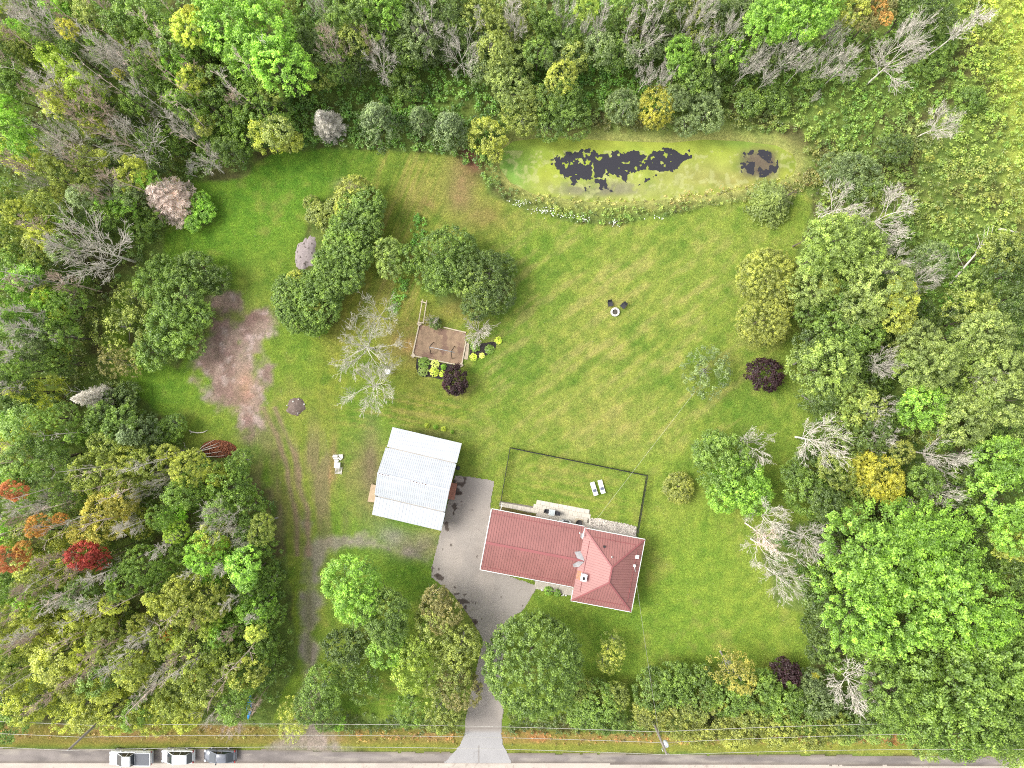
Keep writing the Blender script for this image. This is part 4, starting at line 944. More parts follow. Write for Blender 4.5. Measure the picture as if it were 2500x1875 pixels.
# ---- fill the woods with trees between the ones picked out above
WOODS = [([(-20,-10),(760,-10),(720,300),(520,420),(400,470),(300,560),(200,650),(180,800),(130,900),(-20,980)], 36, ['G','OL','DG','G','YG','BG','GG'], (7, 11)),
         ([(-20,980),(250,930),(330,1050),(560,1150),(660,1300),(680,1500),(640,1700),(600,1760),(-20,1770)], 40, ['OL','G','YO','YG','G','BG','G','YG'], (6, 9)),
         ([(760,-10),(1860,-10),(1860,120),(1300,150),(1050,150),(760,200)], 44, ['G','DG','OL','GG'], (5, 9)),
         ([(1960,780),(2100,560),(2500,620),(2510,1840),(2080,1800),(1980,1500),(1960,1150)], 52, ['G','DG','LG','G','OL'], (5, 9))]
for poly, sp, cols, (h0, h1) in WOODS:
    rr = random.Random(len(poly) * 7 + sp); A = np.array(poly, float)
    lo = A.min(0); hi = A.max(0)
    pts = [(p[2], p[3], p[4]) for p in PLACED if p[1] not in ('G', 'PL')] + [(464, 413, 48), (484, 1054, 50), (530, 1096, 80), (612, 1724, 40), (2370, 625, 90)]
    tries = 0; added = 0
    while tries < 1500 and added < 60:
        tries += 1
        x = rr.uniform(lo[0], hi[0]); y = rr.uniform(lo[1], hi[1])
        if sdist(np.array([x]), np.array([y]), poly)[0] < 5: continue
        if any((x - a) ** 2 + (y - b) ** 2 < (max(sp * .8, r * .75)) ** 2 for a, b, r in pts): continue
        pts.append((x, y, sp * .8)); added += 1
        k = rr.choice(['M', 'TT', 'F', 'M', 'TT'])
        plant(k, x, y, sp * rr.uniform(.7, 1.0), rr.uniform(h0, h1), rr.choice(cols))

rr = random.Random(99)
for poly, num in ((WOODS[0][0], 30), (WOODS[1][0], 34)):
    A = np.array(poly, float); lo = A.min(0); hi = A.max(0); i = 0
    while i < num:
        x = rr.uniform(lo[0], hi[0]); y = rr.uniform(lo[1], hi[1])
        if sdist(np.array([x]), np.array([y]), poly)[0] < 25 or (x - 540) ** 2 + (y - 1100) ** 2 < 8000 or (x - 464) ** 2 + (y - 413) ** 2 < 3600: continue
        k_ = 98. / (98 - 9.5); gx_ = 1250 + (x - 1250) / k_; gy_ = 937.5 + (y - 937.5) / k_
        if sdist(np.array([gx_]), np.array([gy_]), poly)[0] < 14 or lawn_mask(np.array([(gx_ - 1250) / S]), np.array([(937.5 - gy_) / S]))[0] > .1: continue
        plant('PL', x, y, rr.uniform(16, 26), rr.uniform(11, 13.5), rr.choice(['WG', 'WB', 'WP'])); i += 1

# ---- labels: look, then what it stands beside
MARKS = [('the metal roofed barn',1015,1165),('the red roofed house',1350,1380),('the pond',1520,400),('the fire pit',1500,762),('the sand pit',1075,850),('the crimson maple',214,1350),('the orange red maple at the left edge',22,1365),
 ('the yellow tree in the right wood',2150,1165),('the yellow bush by the pond',1601,262),('the fallen log',2370,640),('the garden bench',463,412),('the white pickup',315,1850),('the dark hatchback',537,1845),('the brown brush pile',530,1097),
 ('the pinkish dead spruce',405,482),('the dead spruce above the lawn',797,300),('the dead spruce in the left wood',232,972),('the purple bush by the hostas',1108,929),('the lone purple bush',1868,917),('the purple tree by the hedge',1921,1640),('the gravel heap',748,620),
 ('the driveway mouth',1180,1760),('the transformer pole',1620,1800),('the roadside pole at left',230,1770),('the bright meadow corner',2450,120),('the top left corner',20,20),('the large round maple',1303,1622),('the blue kayak',612,1724),
 ('the lower right corner',2480,1850),('the lower left corner',20,1850),('the bare soil patch',570,830),('the gravel track',760,1500),('the sunbathing loungers',1460,1190),('the weed strip',1010,560),('the green yellow hedge on the right lawn',1865,730),
 ('the orange tinted maple at the top',2145,15),('the blue green spruce by the pond',1882,495),('the green cedar at the left lawn edge',335,1063),('the pond end with sticks',1855,398),('the left edge of the photo',10,690),('the right edge of the photo',2490,700),('the top edge above the pond',1450,10),('the soil mound',723,993)]
def dirword(dx, dy):
    a = math.degrees(math.atan2(-dy, dx)) % 360
    return ['right of', 'above right of', 'above', 'above left of', 'left of', 'below left of', 'below', 'below right of'][int((a + 22.5) // 45) % 8]
LOOK = {'XL': 'tree with a large ragged crown', 'L': 'broad leafy tree', 'M': 'leafy tree', 'S': 'low shrub', 'F': 'fine leaved tree', 'H': 'dense rounded shrub', 'SP': 'thin see-through tree', 'R': 'dense rounded hedge shrub', 'TT': 'slender tree', 'C': 'spruce', 'CF': 'cone shaped cedar', 'DS': 'dead spruce of matted twigs', 'D': 'bare dead tree with spreading limbs', 'G': 'tall thin bare dead tree', 'PL': 'bare leaning pole like stem', 'B': 'bare twiggy bush'}
used = {}
def make_label(rec, extra=0):
    root, k, px, py, r, ht, col, lab = rec
    ds = sorted(((px - mx) ** 2 + (py - my) ** 2, nm, mx, my) for nm, mx, my in MARKS if (px - mx) ** 2 + (py - my) ** 2 > 18 ** 2)
    d0, nm, mx, my = ds[0]; d0 = math.sqrt(d0)
    size = '' if k in ('XL', 'R') else ('big ' if r > 48 else ('small ' if r < 28 else ''))
    pre = 'close ' if d0 < 110 else ('' if d0 < 230 else 'well ')
    s = f"{size}{CNAME[col]} {LOOK[k]} {pre}{dirword(px - mx, py - my)} {nm}"
    if extra and len(ds) > 1:
        _, n2, m2x, m2y = ds[extra]
        s = f"{size}{CNAME[col]} {LOOK[k].split(' with ')[0].split(' of ')[0]} {dirword(px - mx, py - my)} {nm}, {dirword(px - m2x, py - m2y)} {n2}"
    return s
seen = {}
for rec in PLACED:
    if rec[7]: rec[0]['label'] = rec[7]; seen.setdefault(rec[7], []).append(rec); continue
    s = make_label(rec); seen.setdefault(s, []).append(rec)
for rnd in (1, 2, 3):
    nxt = {}
    for s, rs in seen.items():
        for i, rec in enumerate(rs):
            t_ = s if len(rs) == 1 else make_label(rec, rnd)
            nxt.setdefault(t_, []).append(rec)
    seen = nxt
ORD = ['leftmost', 'second from left', 'third from left', 'fourth from left', 'fifth from left', 'sixth from left', 'seventh from left', 'eighth from left']
for s, rs in seen.items():
    rs.sort(key=lambda r: r[2])
    for i, rec in enumerate(rs):
        l = s if len(rs) == 1 else f"{ORD[min(i, 7)]}: {make_label(rec)}"
        ws = l.split()
        rec[0]['label'] = ' '.join(ws[:16]).rstrip(',')
byl = {}
for rec in PLACED: byl.setdefault(rec[0]['label'], []).append(rec)
for l, rs in byl.items():
    if len(rs) > 1:
        rs.sort(key=lambda r: r[3])
        for w_, rec in zip(('uppermost', 'second from the top', 'third from the top', 'fourth from the top', 'lowest'), rs):
            s_ = make_label(rec, 0); rec[0]['label'] = ' '.join((w_ + ' ' + s_).split()[:16])

# ---- ground cover that nobody could count: leafy clumps over the wild ground
UG = [ # px, py, rx, ry, colour, weight
 (900,200,400,150,(84,132,44)),(1000,220,200,60,(92,150,44)),(1460,170,160,70,(92,148,46)),(1250,280,120,70,(88,132,48)),(2050,280,250,80,(108,152,54)),(2250,260,200,120,(120,156,60)),(2400,350,120,140,(140,166,64)),(2450,100,90,150,(158,180,62)),(2200,450,200,80,(122,150,60)),
 (2350,500,160,80,(140,152,70)),(2350,700,120,120,(110,158,54)),(2400,430,90,40,(140,146,84)),(1850,290,120,40,(116,120,66)),(1950,330,60,60,(130,158,60)),(2000,400,60,40,(130,128,70)),(1500,310,160,20,(120,118,70)),(2000,1250,120,120,(72,110,44)),(2300,1100,200,200,(70,108,44)),(2100,1600,160,120,(80,122,44)),
 (150,700,200,300,(96,122,50)),(250,750,60,120,(116,130,56)),(200,1500,300,250,(100,118,52)),(300,1740,300,40,(118,140,56)),(620,1350,40,260,(80,124,42)),(150,200,250,250,(92,112,54)),(700,250,100,120,(84,130,44)),
 (1400,485,170,20,(140,152,80)),(1700,470,140,20,(160,152,92)),(1240,440,40,50,(108,136,60)),(1960,420,40,60,(150,138,88)),(1500,505,200,16,(128,148,66)),(2250,330,60,40,(150,136,100)),(330,620,60,60,(100,140,46)),(220,860,50,100,(120,126,62))]
def undergrowth(name, polys, dens, per, leaf, cr, hgt, seed, lawnlim=.35, cols=UG, label=None, cat=None, jitter=.22, avoid=None, direction=None):
    rng = np.random.default_rng(seed)
    A = np.concatenate([np.array(p, float) for p in polys]); lo = A.min(0); hi = A.max(0)
    area = (hi[0] - lo[0]) * (hi[1] - lo[1]) / S / S
    n = int(area * dens)
    px = rng.uniform(lo[0], hi[0], n); py = rng.uniform(lo[1], hi[1], n)
    k = np.zeros(n, bool)
    for p in polys: k |= sdist(px, py, p) > rng.normal(0, 5, n)
    px = px[k]; py = py[k]
    x = (px - 1250) / S; y = (937.5 - py) / S
    L = lawn_mask(x, y)
    k = (L < lawnlim)
    if avoid:
        for p, mrg in avoid: k &= sdist(px, py, p) < mrg
    k &= fbm(x, y, 2.5, seed + 3) > .26
    px, py, x, y = px[k], py[k], x[k], y[k]; n = len(x)
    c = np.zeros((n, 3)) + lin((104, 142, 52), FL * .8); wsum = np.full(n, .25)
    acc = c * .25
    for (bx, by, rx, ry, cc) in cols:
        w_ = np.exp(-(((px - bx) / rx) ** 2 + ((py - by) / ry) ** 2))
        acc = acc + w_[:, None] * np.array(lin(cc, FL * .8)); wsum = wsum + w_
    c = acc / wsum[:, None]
    hsh = rng.random(n)
    c = c * (1 + rng.normal(0, jitter, (n, 1)))
    c[:, 0] *= 1 + rng.normal(0, .10, n)
    h = hgt * (.25 + 1.1 * fbm(x, y, 4.5, seed + 5)) * rng.uniform(.6, 1.2, n)
    gz_ = -1.0 * sstep(sdist(px, py, POND) / S, -.6, 2.2)
    m = rng.poisson(per, n) + 3; ci = np.repeat(np.arange(n), m); N_ = len(ci)
    rad = cr * rng.uniform(.6, 1.4, n)
    off = unit(rng.normal(size=(N_, 3))) * (rng.random((N_, 1)) ** .5) * rad[ci][:, None]
    off[:, 2] *= .75
    cent = np.stack([x[ci], y[ci], h[ci] + gz_[ci]], -1) + off
    cent[:, 2] = np.maximum(cent[:, 2], gz_[ci] + .04)
    V, F = leaves_from(cent, unit(off) * .6 + np.array([0, 0, 1.0]) + rng.normal(size=(N_, 3)) * .45, leaf * rng.uniform(.6, 1.35, N_), rng)
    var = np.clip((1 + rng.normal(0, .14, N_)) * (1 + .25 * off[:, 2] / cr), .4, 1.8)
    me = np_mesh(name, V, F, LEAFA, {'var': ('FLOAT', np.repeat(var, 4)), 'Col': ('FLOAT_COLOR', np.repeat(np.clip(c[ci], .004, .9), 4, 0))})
    o = link(name, me); tag(o, label, cat, kind='stuff'); return o
PONDIN = (POND, -14)
undergrowth('undergrowth', [[(-40,-40),(800,-40),(800,420),(400,1000),(-40,1000)]], 1.05, 20, .30, .50, 1.5, 501, label='tangled green undergrowth on the floor of the upper left wood', cat='undergrowth')
undergrowth('undergrowth', [[(-40,960),(720,960),(720,1560),(700,1760),(-40,1762)]], .95, 20, .30, .50, 1.5, 502, avoid=[(TRACK, -8), (VERGE, -4)], label='mixed green undergrowth on the floor of the lower left wood', cat='undergrowth')
undergrowth('weeds', [[(700,-40),(1900,-40),(1900,345),(1230,345),(1160,420),(1100,420),(700,400)]], 2.6, 20, .27, .42, 1.1, 503, avoid=[PONDIN], label='thick green weeds between the top lawn edge, the pond and the top trees', cat='weeds')
undergrowth('weeds', [[(1880,-40),(2540,-40),(2540,760),(2000,760),(1930,480),(1960,330),(1880,330)]], 2.7, 19, .27, .42, 1.0, 504, avoid=[PONDIN], label='tall yellow green weeds filling the upper right of the photo', cat='weeds')
undergrowth('undergrowth', [[(1940,740),(2540,740),(2540,1850),(2100,1800),(1950,1790),(1960,1500),(1650,1130),(1700,1080),(1950,1000)]], .95, 20, .30, .50, 1.5, 505, avoid=[(VERGE, -4)], label='dark green undergrowth on the floor of the right wood', cat='undergrowth')
BANK = [(1190,330),(1215,345),(1205,400),(1235,455),(1300,487),(1370,497),(1440,507),(1540,507),(1650,500),(1740,489),(1820,475),(1900,462),(1950,440),(1990,380),(2010,450),(1900,487),(1800,494),(1700,512),(1600,535),(1500,549),(1420,543),(1340,527),(1250,500),(1190,460),(1160,400)]
undergrowth('bank_weeds', [BANK], 4.5, 16, .20, .30, .7, 506, lawnlim=.8, label='rough tan and green weeds along the near bank of the pond', cat='weeds', jitter=.3)
undergrowth('pond_grass', [[(1240,455),(1300,470),(1400,480),(1500,482),(1600,476),(1700,462),(1760,400),(1830,360),(1840,430),(1900,440),(1940,400),(1950,440),(1880,462),(1740,484),(1640,494),(1500,502),(1370,494),(1290,484)]], 3.0, 12, .18, .28, .35, 507, lawnlim=1.1, cols=[(1500,480,400,40,(182,182,104)),(1750,460,120,40,(186,170,104)),(1800,430,60,40,(170,180,90))], label='pale yellow green grass in the shallow near side of the pond', cat='grass')
def inbed(name, pts, cols, label, cat, seed, leaf=.2, dens=7, h=.45):
    return undergrowth(name, [pts], dens, 14, leaf, .26, h, seed, lawnlim=2, cols=cols, label=label, cat=cat)
inbed('weed_strip', [(1008,528),(1032,524),(1044,545),(1040,585),(1026,615),(1005,615),(1004,570)], [(1020,570,60,90,(84,150,44))], 'upper narrow strip of leafy weeds on the lawn, right of the hedge row', 'weeds', 521)
inbed('weed_strip', [(975,665),(1002,680),(1000,700),(985,740),(972,762),(952,755),(955,735),(966,705)], [(980,710,60,90,(90,150,46))], 'lower narrow strip of leafy weeds pointing at the big bare tree', 'weeds', 522)
undergrowth('ditch_weeds', [[(840,1738),(1120,1738),(1128,1785),(830,1785)], [(1240,1738),(1600,1750),(1600,1790),(1240,1788)], [(1950,1790),(2300,1790),(2300,1815),(1950,1812)]], 4.0, 14, .22, .30, .6, 508, lawnlim=1.1, cols=[(1200,1760,900,40,(84,98,48)),(1000,1745,200,10,(90,120,46))], label='dark rank weeds in the roadside ditch', cat='weeds')
undergrowth('verge_grass', [[(-40,1770),(690,1770),(690,1800),(-40,1800)], [(860,1783),(1125,1783),(1110,1815),(870,1815)], [(1250,1786),(2540,1798),(2540,1826),(1250,1815)]], 2.2, 10, .17, .25, .22, 509, lawnlim=1.1, cols=[(300,1788,500,14,(170,150,80)),(1000,1795,200,14,(184,146,78)),(1450,1798,300,14,(186,140,78)),(2100,1805,300,16,(178,130,72))], label='dry tan grass along the road edge', cat='grass')
undergrowth('hedge_foot', [[(1380,1700),(2000,1720),(2080,1800),(1400,1780)]], 2.5, 16, .25, .36, .9, 510, lawnlim=2, cols=[(1700,1750,500,60,(110,134,50))], label='low growth at the foot of the roadside hedge', cat='undergrowth')
# white wild flowers along the lawn side of the pond bank
rng = np.random.default_rng(77); fl = []
for (bx, by, rx, ry, n) in [(1270,500,24,8,30),(1330,518,26,8,45),(1380,530,24,6,25),(1425,540,14,6,16),(1498,547,9,8,18),(1600,535,20,4,10)]:
    for i in range(n):
        fl.append((bx + rng.normal() * rx * .6, by + rng.normal() * ry * .6))
fl = np.array(fl); fx = (fl[:, 0] - 1250) / S; fy = (937.5 - fl[:, 1]) / S
V, F = leaves_from(np.stack([fx, fy, rng.uniform(.7, 1.0, len(fx))], -1), np.array([0, 0, 1.]) + rng.normal(size=(len(fx), 3)) * .3, rng.uniform(.10, .17, len(fx)), rng, asp=1.0)
me = np_mesh('wild_flowers', V, F, solid('white_petals', (.75, .75, .68), .6)); tag(link('wild_flowers', me), 'small white wild flowers on the lawn side of the pond bank', 'flowers', kind='stuff')

# ------------------------------------------------------------------ built things
def face_ribs(mb, poly, slope, spacing, w, h, off=0.0):
    """raised ribs on a planar roof face, each running along the slope direction"""
    P0 = [Vector(p) for p in poly]
    n = (P0[1] - P0[0]).cross(P0[2] - P0[0]).normalized()
    if n.z < 0: n = -n
    s = Vector(slope); s = (s - n * s.dot(n)).normalized(); t = n.cross(s)
    q = [((p - P0[0]).dot(t), (p - P0[0]).dot(s)) for p in P0]
    a, b = min(k[0] for k in q), max(k[0] for k in q)
    v = a + spacing * .5 + off
    while v < b:
        hit = []
        for i in range(len(q)):
            (x0, y0), (x1, y1) = q[i], q[(i + 1) % len(q)]
            if (x0 > v) != (x1 > v): hit.append(y0 + (v - x0) * (y1 - y0) / (x1 - x0))
        if len(hit) >= 2 and max(hit) - min(hit) > .1:
            A = P0[0] + t * v + s * (min(hit) + .02) + n * h * .5; B = P0[0] + t * v + s * (max(hit) - .02) + n * h * .5
            mb.bar(A, B, w, h, up=n)
        v += spacing
def sheet(mb, poly, th=.04):
    P0 = [Vector(p) for p in poly]
    n = (P0[1] - P0[0]).cross(P0[2] - P0[0]).normalized()
    if n.z < 0: P0 = P0[::-1]; n = -n
    k = len(P0)
    mb.add(P0 + [p - n * th for p in P0], [tuple(range(k)), tuple(range(2 * k - 1, k - 1, -1))] + [(i, k + i, k + (i + 1) % k, (i + 1) % k) for i in range(k)])

def metal_roof(name, col, rough, stain=None, var=.07):
    return solid(name, col, rough, metal=0.0, var=var, scale=.6, spec=.5, coat=.06, stain=stain)
REDM = metal_roof('red_roof_metal', lin((188, 128, 122), FF), .5, var=.09)
REDR = metal_roof('red_roof_trim', lin((180, 106, 106), FF), .42)
BARNM = metal_roof('galvanised_roof', (.47, .49, .52), .45, stain=((.42, .44, .47), 1.6, .64))
WHITE = solid('white_paint', (.72, .72, .70), .5, var=.06, scale=3)
SIDING = solid('pale_siding', (.55, .52, .47), .7, var=.08, scale=2, streak=(1, 1, 12))
BRICK = solid('pale_brick', (.48, .40, .35), .85, var=.2, scale=5)
WOODP = solid('weathered_boards', (.42, .38, .32), .85, var=.25, scale=2.5, streak=(9, 1, 1))
TIMBER = solid('pale_timber', (.45, .38, .28), .8, var=.2, scale=3)
DARKM = solid('dark_metal', (.02, .02, .022), .5, var=.2)
BLACKP = solid('black_plastic', (.028, .028, .034), .55, var=.25, scale=5)
GREYM = solid('grey_metal', (.35, .36, .37), .4, var=.1)
GLASS = solid('window_glass', (.02, .026, .032), .06, var=.1, spec=.9, coat=.6)
FLASH = solid('flashing', (.33, .32, .32), .35, var=.15, spec=.8)
RUST = solid('rusty_metal', (.34, .15, .06), .6, var=.3, scale=3)
STONE = solid('pale_stone', (.52, .50, .46), .85, var=.18, scale=4, bump=.01)
HOLE = solid('dark_opening', (.015, .014, .013), .8)

# ---- house
def Rz(a): return Matrix.Rotation(a, 3, 'Z')
HA = math.radians(-10.7)
hx, hy = P(1484.3, 1391.7, 4.1); wx_, wy_ = P(1299.4, 1337.7, 2.5)
house = tag(empty('house', (hx, hy, 0), HA), 'low house with ribbed red metal roof, long gabled wing and hip roofed end', 'house')
inv = Rz(-HA)
wc = inv @ Vector((wx_ - hx, wy_ - hy, 0))          # wing centre in house frame
a, b = 4.02, 4.86                                    # hip half sizes at the eave
E1, R1, E2, R2 = 4.1, 6.5, 2.5, 4.45
wl, wd = 6.32, 4.13
wL = wc.x - wl; wRt = -a + .55; wy0 = wc.y
# walls
mb = MB(); mb.box((0, 0, E1 / 2 - .05), (2 * a - .9, 2 * b - .9, E1 - .1)); mb.build('wall', SIDING, house)
mb = MB()
y0, y1 = wy0 - wd + .45, wy0 + wd - .45; x0, x1 = wL + .3, -a + .44
mb.prism([(x0, y0), (x1, y0), (x1, y1), (x0, y1)], 0, E2 - .08)
mb.add([(x0, y0, E2 - .1), (x0, y1, E2 - .1), (x0, wy0, R2 - .2), (x1, y0, E2 - .1), (x1, y1, E2 - .1), (x1, wy0, R2 - .2)], [(0, 1, 2), (3, 5, 4), (0, 2, 5, 3), (1, 4, 5, 2)])
mb.build('wall', BRICK, house)
def window(cx, cy, cz, w, h, ax, parent=house):
    """ax 'x': wall faces +-y ; 'y': wall faces +-x"""
    f = MB()
    d = (w, .08, h) if ax == 'x' else (.08, w, h)
    t = .07
    for sgn in (-1, 1):
        if ax == 'x':
            f.box((cx + sgn * (w / 2), cy, cz), (t, .1, h + t)); f.box((cx, cy, cz + sgn * (h / 2)), (w - t, .1, t))
        else:
            f.box((cx, cy + sgn * (w / 2), cz), (.1, t, h + t)); f.box((cx, cy, cz + sgn * (h / 2)), (.1, w - t, t))
    fo = f.build('window', WHITE, parent)
    g = MB(); g.box((cx, cy, cz), (w - t, .05, h - t) if ax == 'x' else (.05, w - t, h - t)); g.build('pane', GLASS, fo)
for (cx, sg) in ((-2, 1), (1.8, 1), (-1.6, -1), (1.9, -1)): window(cx, sg * (b - .42), 2.2, 1.5, 1.1, 'x')
for cy in (-2.4, 2.2): window(a - .42, cy, 2.2, 1.4, 1.1, 'y')
for cx in (-10.5, -8.2): window(cx + 0.0, wy0 + wd - .42, 1.5, 1.1, .9, 'x')
window(-6.4, wy0 - wd + .42, 1.5, 1.5, 1.0, 'x')
d_ = MB(); d_.box((-7.6 + .2, wy0 + wd - .42, 1.05), (1.9, .08, 2.1)); do = d_.build('patio_door', GLASS, house)
d_ = MB(); d_.box((wL + .27, wy0, 1.15), (.08, 3.6, 2.2))
for k in range(4): d_.box((wL + .22, wy0, .4 + k * .5), (.04, 3.5, .05))
d_.build('garage_door', WHITE, house)
# wing roof
rb = MB()
for sg in (1, -1):
    ey = wy0 + sg * wd
    poly = [(wL, ey, E2), (wRt, ey, E2), (wRt, wy0, R2), (wL, wy0, R2)]
    sheet(rb, poly); face_ribs(rb, poly, (0, sg, -1), .34, .05, .045)
wing_roof = rb.build('roof', REDM, house)
rb = MB(); rb.bar((wL, wy0, R2 + .05), (wRt, wy0, R2 + .05), .34, .03); rb.build('ridge_cap', REDR, wing_roof)
rb = MB()
for sg in (1, -1):
    f = .12; z = E2 + (R2 - E2) * f * 1.0 + .05
    rb.bar((wL + .2, wy0 + sg * wd * (1 - f), z), (wRt - .9, wy0 + sg * wd * (1 - f), z), .05, .05)
rb.build('snow_guard', REDR, wing_roof)
# hip roof
hp = MB(); rl = 1.0
C4 = [(-a, b, E1), (a, b, E1), (a, -b, E1), (-a, -b, E1)]; Nn = (0, rl, R1); Ss = (0, -rl, R1)
faces = [([C4[0], C4[1], Nn], (0, 1, -.5)), ([C4[1], C4[2], Ss, Nn], (1, 0, -.5)), ([C4[2], C4[3], Ss], (0, -1, -.5)), ([C4[3], C4[0], Nn, Ss], (-1, 0, -.5))]
for poly, s_ in faces: sheet(hp, poly); face_ribs(hp, poly, s_, .34, .05, .045)
hip_roof = hp.build('roof', REDM, house)
rb = MB()
for A_, B_ in ((C4[0], Nn), (C4[1], Nn), (C4[2], Ss), (C4[3], Ss), (Nn, Ss)):
    A_ = Vector(A_) + Vector((0, 0, .07)); B_ = Vector(B_) + Vector((0, 0, .07)); rb.bar(A_, B_, .20, .03)
rb.build('ridge_cap', REDR, hip_roof)
rb = MB(); zz = E1 + (R1 - E1) * .2 + .06
rb.bar((-a * .8, -b * .70, zz), (-a * .8, b * .70, zz), .05, .05); rb.bar((a * .8, -b * .72, zz), (a * .8, b * .72, zz), .05, .05)
rb.bar((-a * .7, b - (b - rl) * .2, zz), (a * .72, b - (b - rl) * .2, zz), .05, .05); rb.bar((-a * .7, -b + (b - rl) * .2, zz), (a * .72, -b + (b - rl) * .2, zz), .05, .05)
rb.build('snow_guard', REDR, hip_roof)
# flashing where the wing ridge meets the hip
fl_ = MB(); jx = -a + .02
fl_.add([(jx - .85, wy0 + .9, R2 - .30), (jx + .1, wy0 + 1.15, R2 - .40), (jx + .62, wy0 + .05, R2 + .16), (jx - .35, wy0 + .2, R2 + .03)], [(0, 1, 2, 3)])
fl_.add([(jx - .75, wy0 - .75, R2 - .20), (jx - .55, wy0 - 1.15, R2 - .38), (jx + .1, wy0 - .95, R2 - .22), (jx + .62, wy0 - .05, R2 + .16), (jx - .2, wy0 - .18, R2 + .06)], [(0, 1, 2, 3, 4)])
fl_.build('flashing', FLASH, house)
# gutters
g = MB(); go = .07
for A_, B_ in (((-a - go, b + go, E1 - .03), (a + go, b + go, E1 - .03)), ((a + go, b, E1 - .03), (a + go, -b, E1 - .03)), ((a + go, -b - go, E1 - .03), (-a - go, -b - go, E1 - .03)), ((-a - go, -b, E1 - .03), (-a - go, wy0 - wd, E1 - .03)), ((-a - go, wy0 + wd - 1.4, E1 - .03), (-a - go, b, E1 - .03))): g.bar(A_, B_, .08, .10)
g.build('gutter', WHITE, house)
g = MB()
for sg in (1, -1): g.bar((wL - .03, wy0 + sg * (wd + go), E2 - .03), (-a + .1, wy0 + sg * (wd + go), E2 - .03), .08, .10)
g.build('gutter', WHITE, house)
g = MB()
for sg in (1, -1): g.bar((wL - .08, wy0 + sg * wd, E2), (wL - .08, wy0, R2), .12, .16)
g.build('bargeboard', WHITE, house)
g = MB(); g.tube([(wL + 1.2, wy0 + wd + .1, E2 - .1), (wL + 1.2, wy0 + wd + .9, E2 - .35), (wL + 1.2, wy0 + wd + .95, .1)], .05); g.build('downspout', WHITE, house)
# chimney, vents, dishes on the roof
def hip_z(x, y):
    return E1 + min((a - abs(x)) / a, (b - abs(y)) / (b - rl)) * (R1 - E1)
def on_house(px, py, h):
    x, y = P(px, py, h); v = inv @ Vector((x - hx, y - hy, 0)); return v.x, v.y
cx, cy = on_house(1425, 1409, 5.1); zc = hip_z(cx, cy)
c_ = MB(); c_.box((cx, cy, zc + .30), (.62, .80, 1.0)); ch = c_.build('chimney', WHITE, house)
c_ = MB(); c_.box((cx, cy, zc + .84), (.78, .96, .08)); c_.build('cap', WHITE, ch)
c_ = MB(); c_.box((cx, cy - .1, zc + .885), (.30, .42, .02)); c_.build('flue', HOLE, ch)
c_ = MB()
for yy in (-.5, -.2, .1, .4):
    c_.add([(-a + .03, cy + yy - .13, hip_z(-a + .03, 0) + .012), (cx - .3, cy + yy - .13, hip_z(cx - .3, 0) + .012), (cx - .3, cy + yy + .13, hip_z(cx - .3, 0) + .012), (-a + .03, cy + yy + .13, hip_z(-a + .03, 0) + .012)], [(0, 1, 2, 3)])
c_.build('rust_stain', RUST, hip_roof)
x, y = on_house(1475.8, 1335, 5.4); c_ = MB(); c_.box((x, y, hip_z(x, y) + .12), (.26, .26, .24)); c_.build('roof_vent', DARKM, house)
x, y = on_house(1494, 1360, 5.9); c_ = MB(); c_.tube([(x, y, hip_z(x, y) - .1), (x, y, hip_z(x, y) + .35)], .085, 10); v_ = c_.build('vent_pipe', WHITE, house)
c_ = MB(); c_.tube([(x, y, hip_z(x, y) + .352), (x, y, hip_z(x, y) + .36)], .05, 10); c_.build('pipe_opening', HOLE, v_)
x, y = on_house(1555.6, 1359.6, 4.7); z = hip_z(x, y); c_ = MB(); c_.box((x, y, z + .14), (.44, .48, .22)); v_ = c_.build('roof_vent', WHITE, house)
c_ = MB(); c_.box((x, y, z + .265), (.22, .05, .02)); c_.box((x + .02, y - .12, z + .265), (.18, .04, .02)); c_.build('louvre', GREYM, v_)
x, y = on_house(1549.6, 1381.6, 4.9); z = hip_z(x, y); c_ = MB(); c_.box((x, y, z + .14), (.32, .30, .24)); v_ = c_.build('antenna_box', WHITE, house)
x2, y2 = on_house(1552, 1397, 4.7); c_ = MB(); c_.tube([(x, y - .1, z + .2), (x2, y2, hip_z(x2, y2) + .08)], .035, 6); c_.build('mast', WHITE, v_)
dx, dy = on_house(1419.5, 1305.5, 4.4); dsh = MB()
M_ = Matrix.Rotation(math.radians(38), 3, 'Y')
vs, fs = [], []; n_ = 16
for i, (r, z) in enumerate([(.02, 0), (.15, .02), (.26, .06), (.34, .11)]):
    for k in range(n_):
        t_ = 6.283 * k / n_; vs.append(M_ @ Vector((r * math.cos(t_), r * 1.1 * math.sin(t_), z)) + Vector((dx, dy, 4.75)))
for i in range(3):
    for k in range(n_): fs.append((i * n_ + k, i * n_ + (k + 1) % n_, (i + 1) * n_ + (k + 1) % n_, (i + 1) * n_ + k))
dsh.add(vs, fs, True); dish = dsh.build('satellite_dish', WHITE, house)
c_ = MB(); c_.tube([(dx, dy, 4.75), (dx + .22, dy - .1, 4.45), (-a, dy - .1, 4.15)], .025, 6); c_.tube([(dx, dy, 4.78), (dx - .34, dy + .28, 4.95)], .02, 6); c_.box((dx - .36, dy + .3, 4.97), (.12, .12, .1)); c_.build('dish_arm', WHITE, dish)

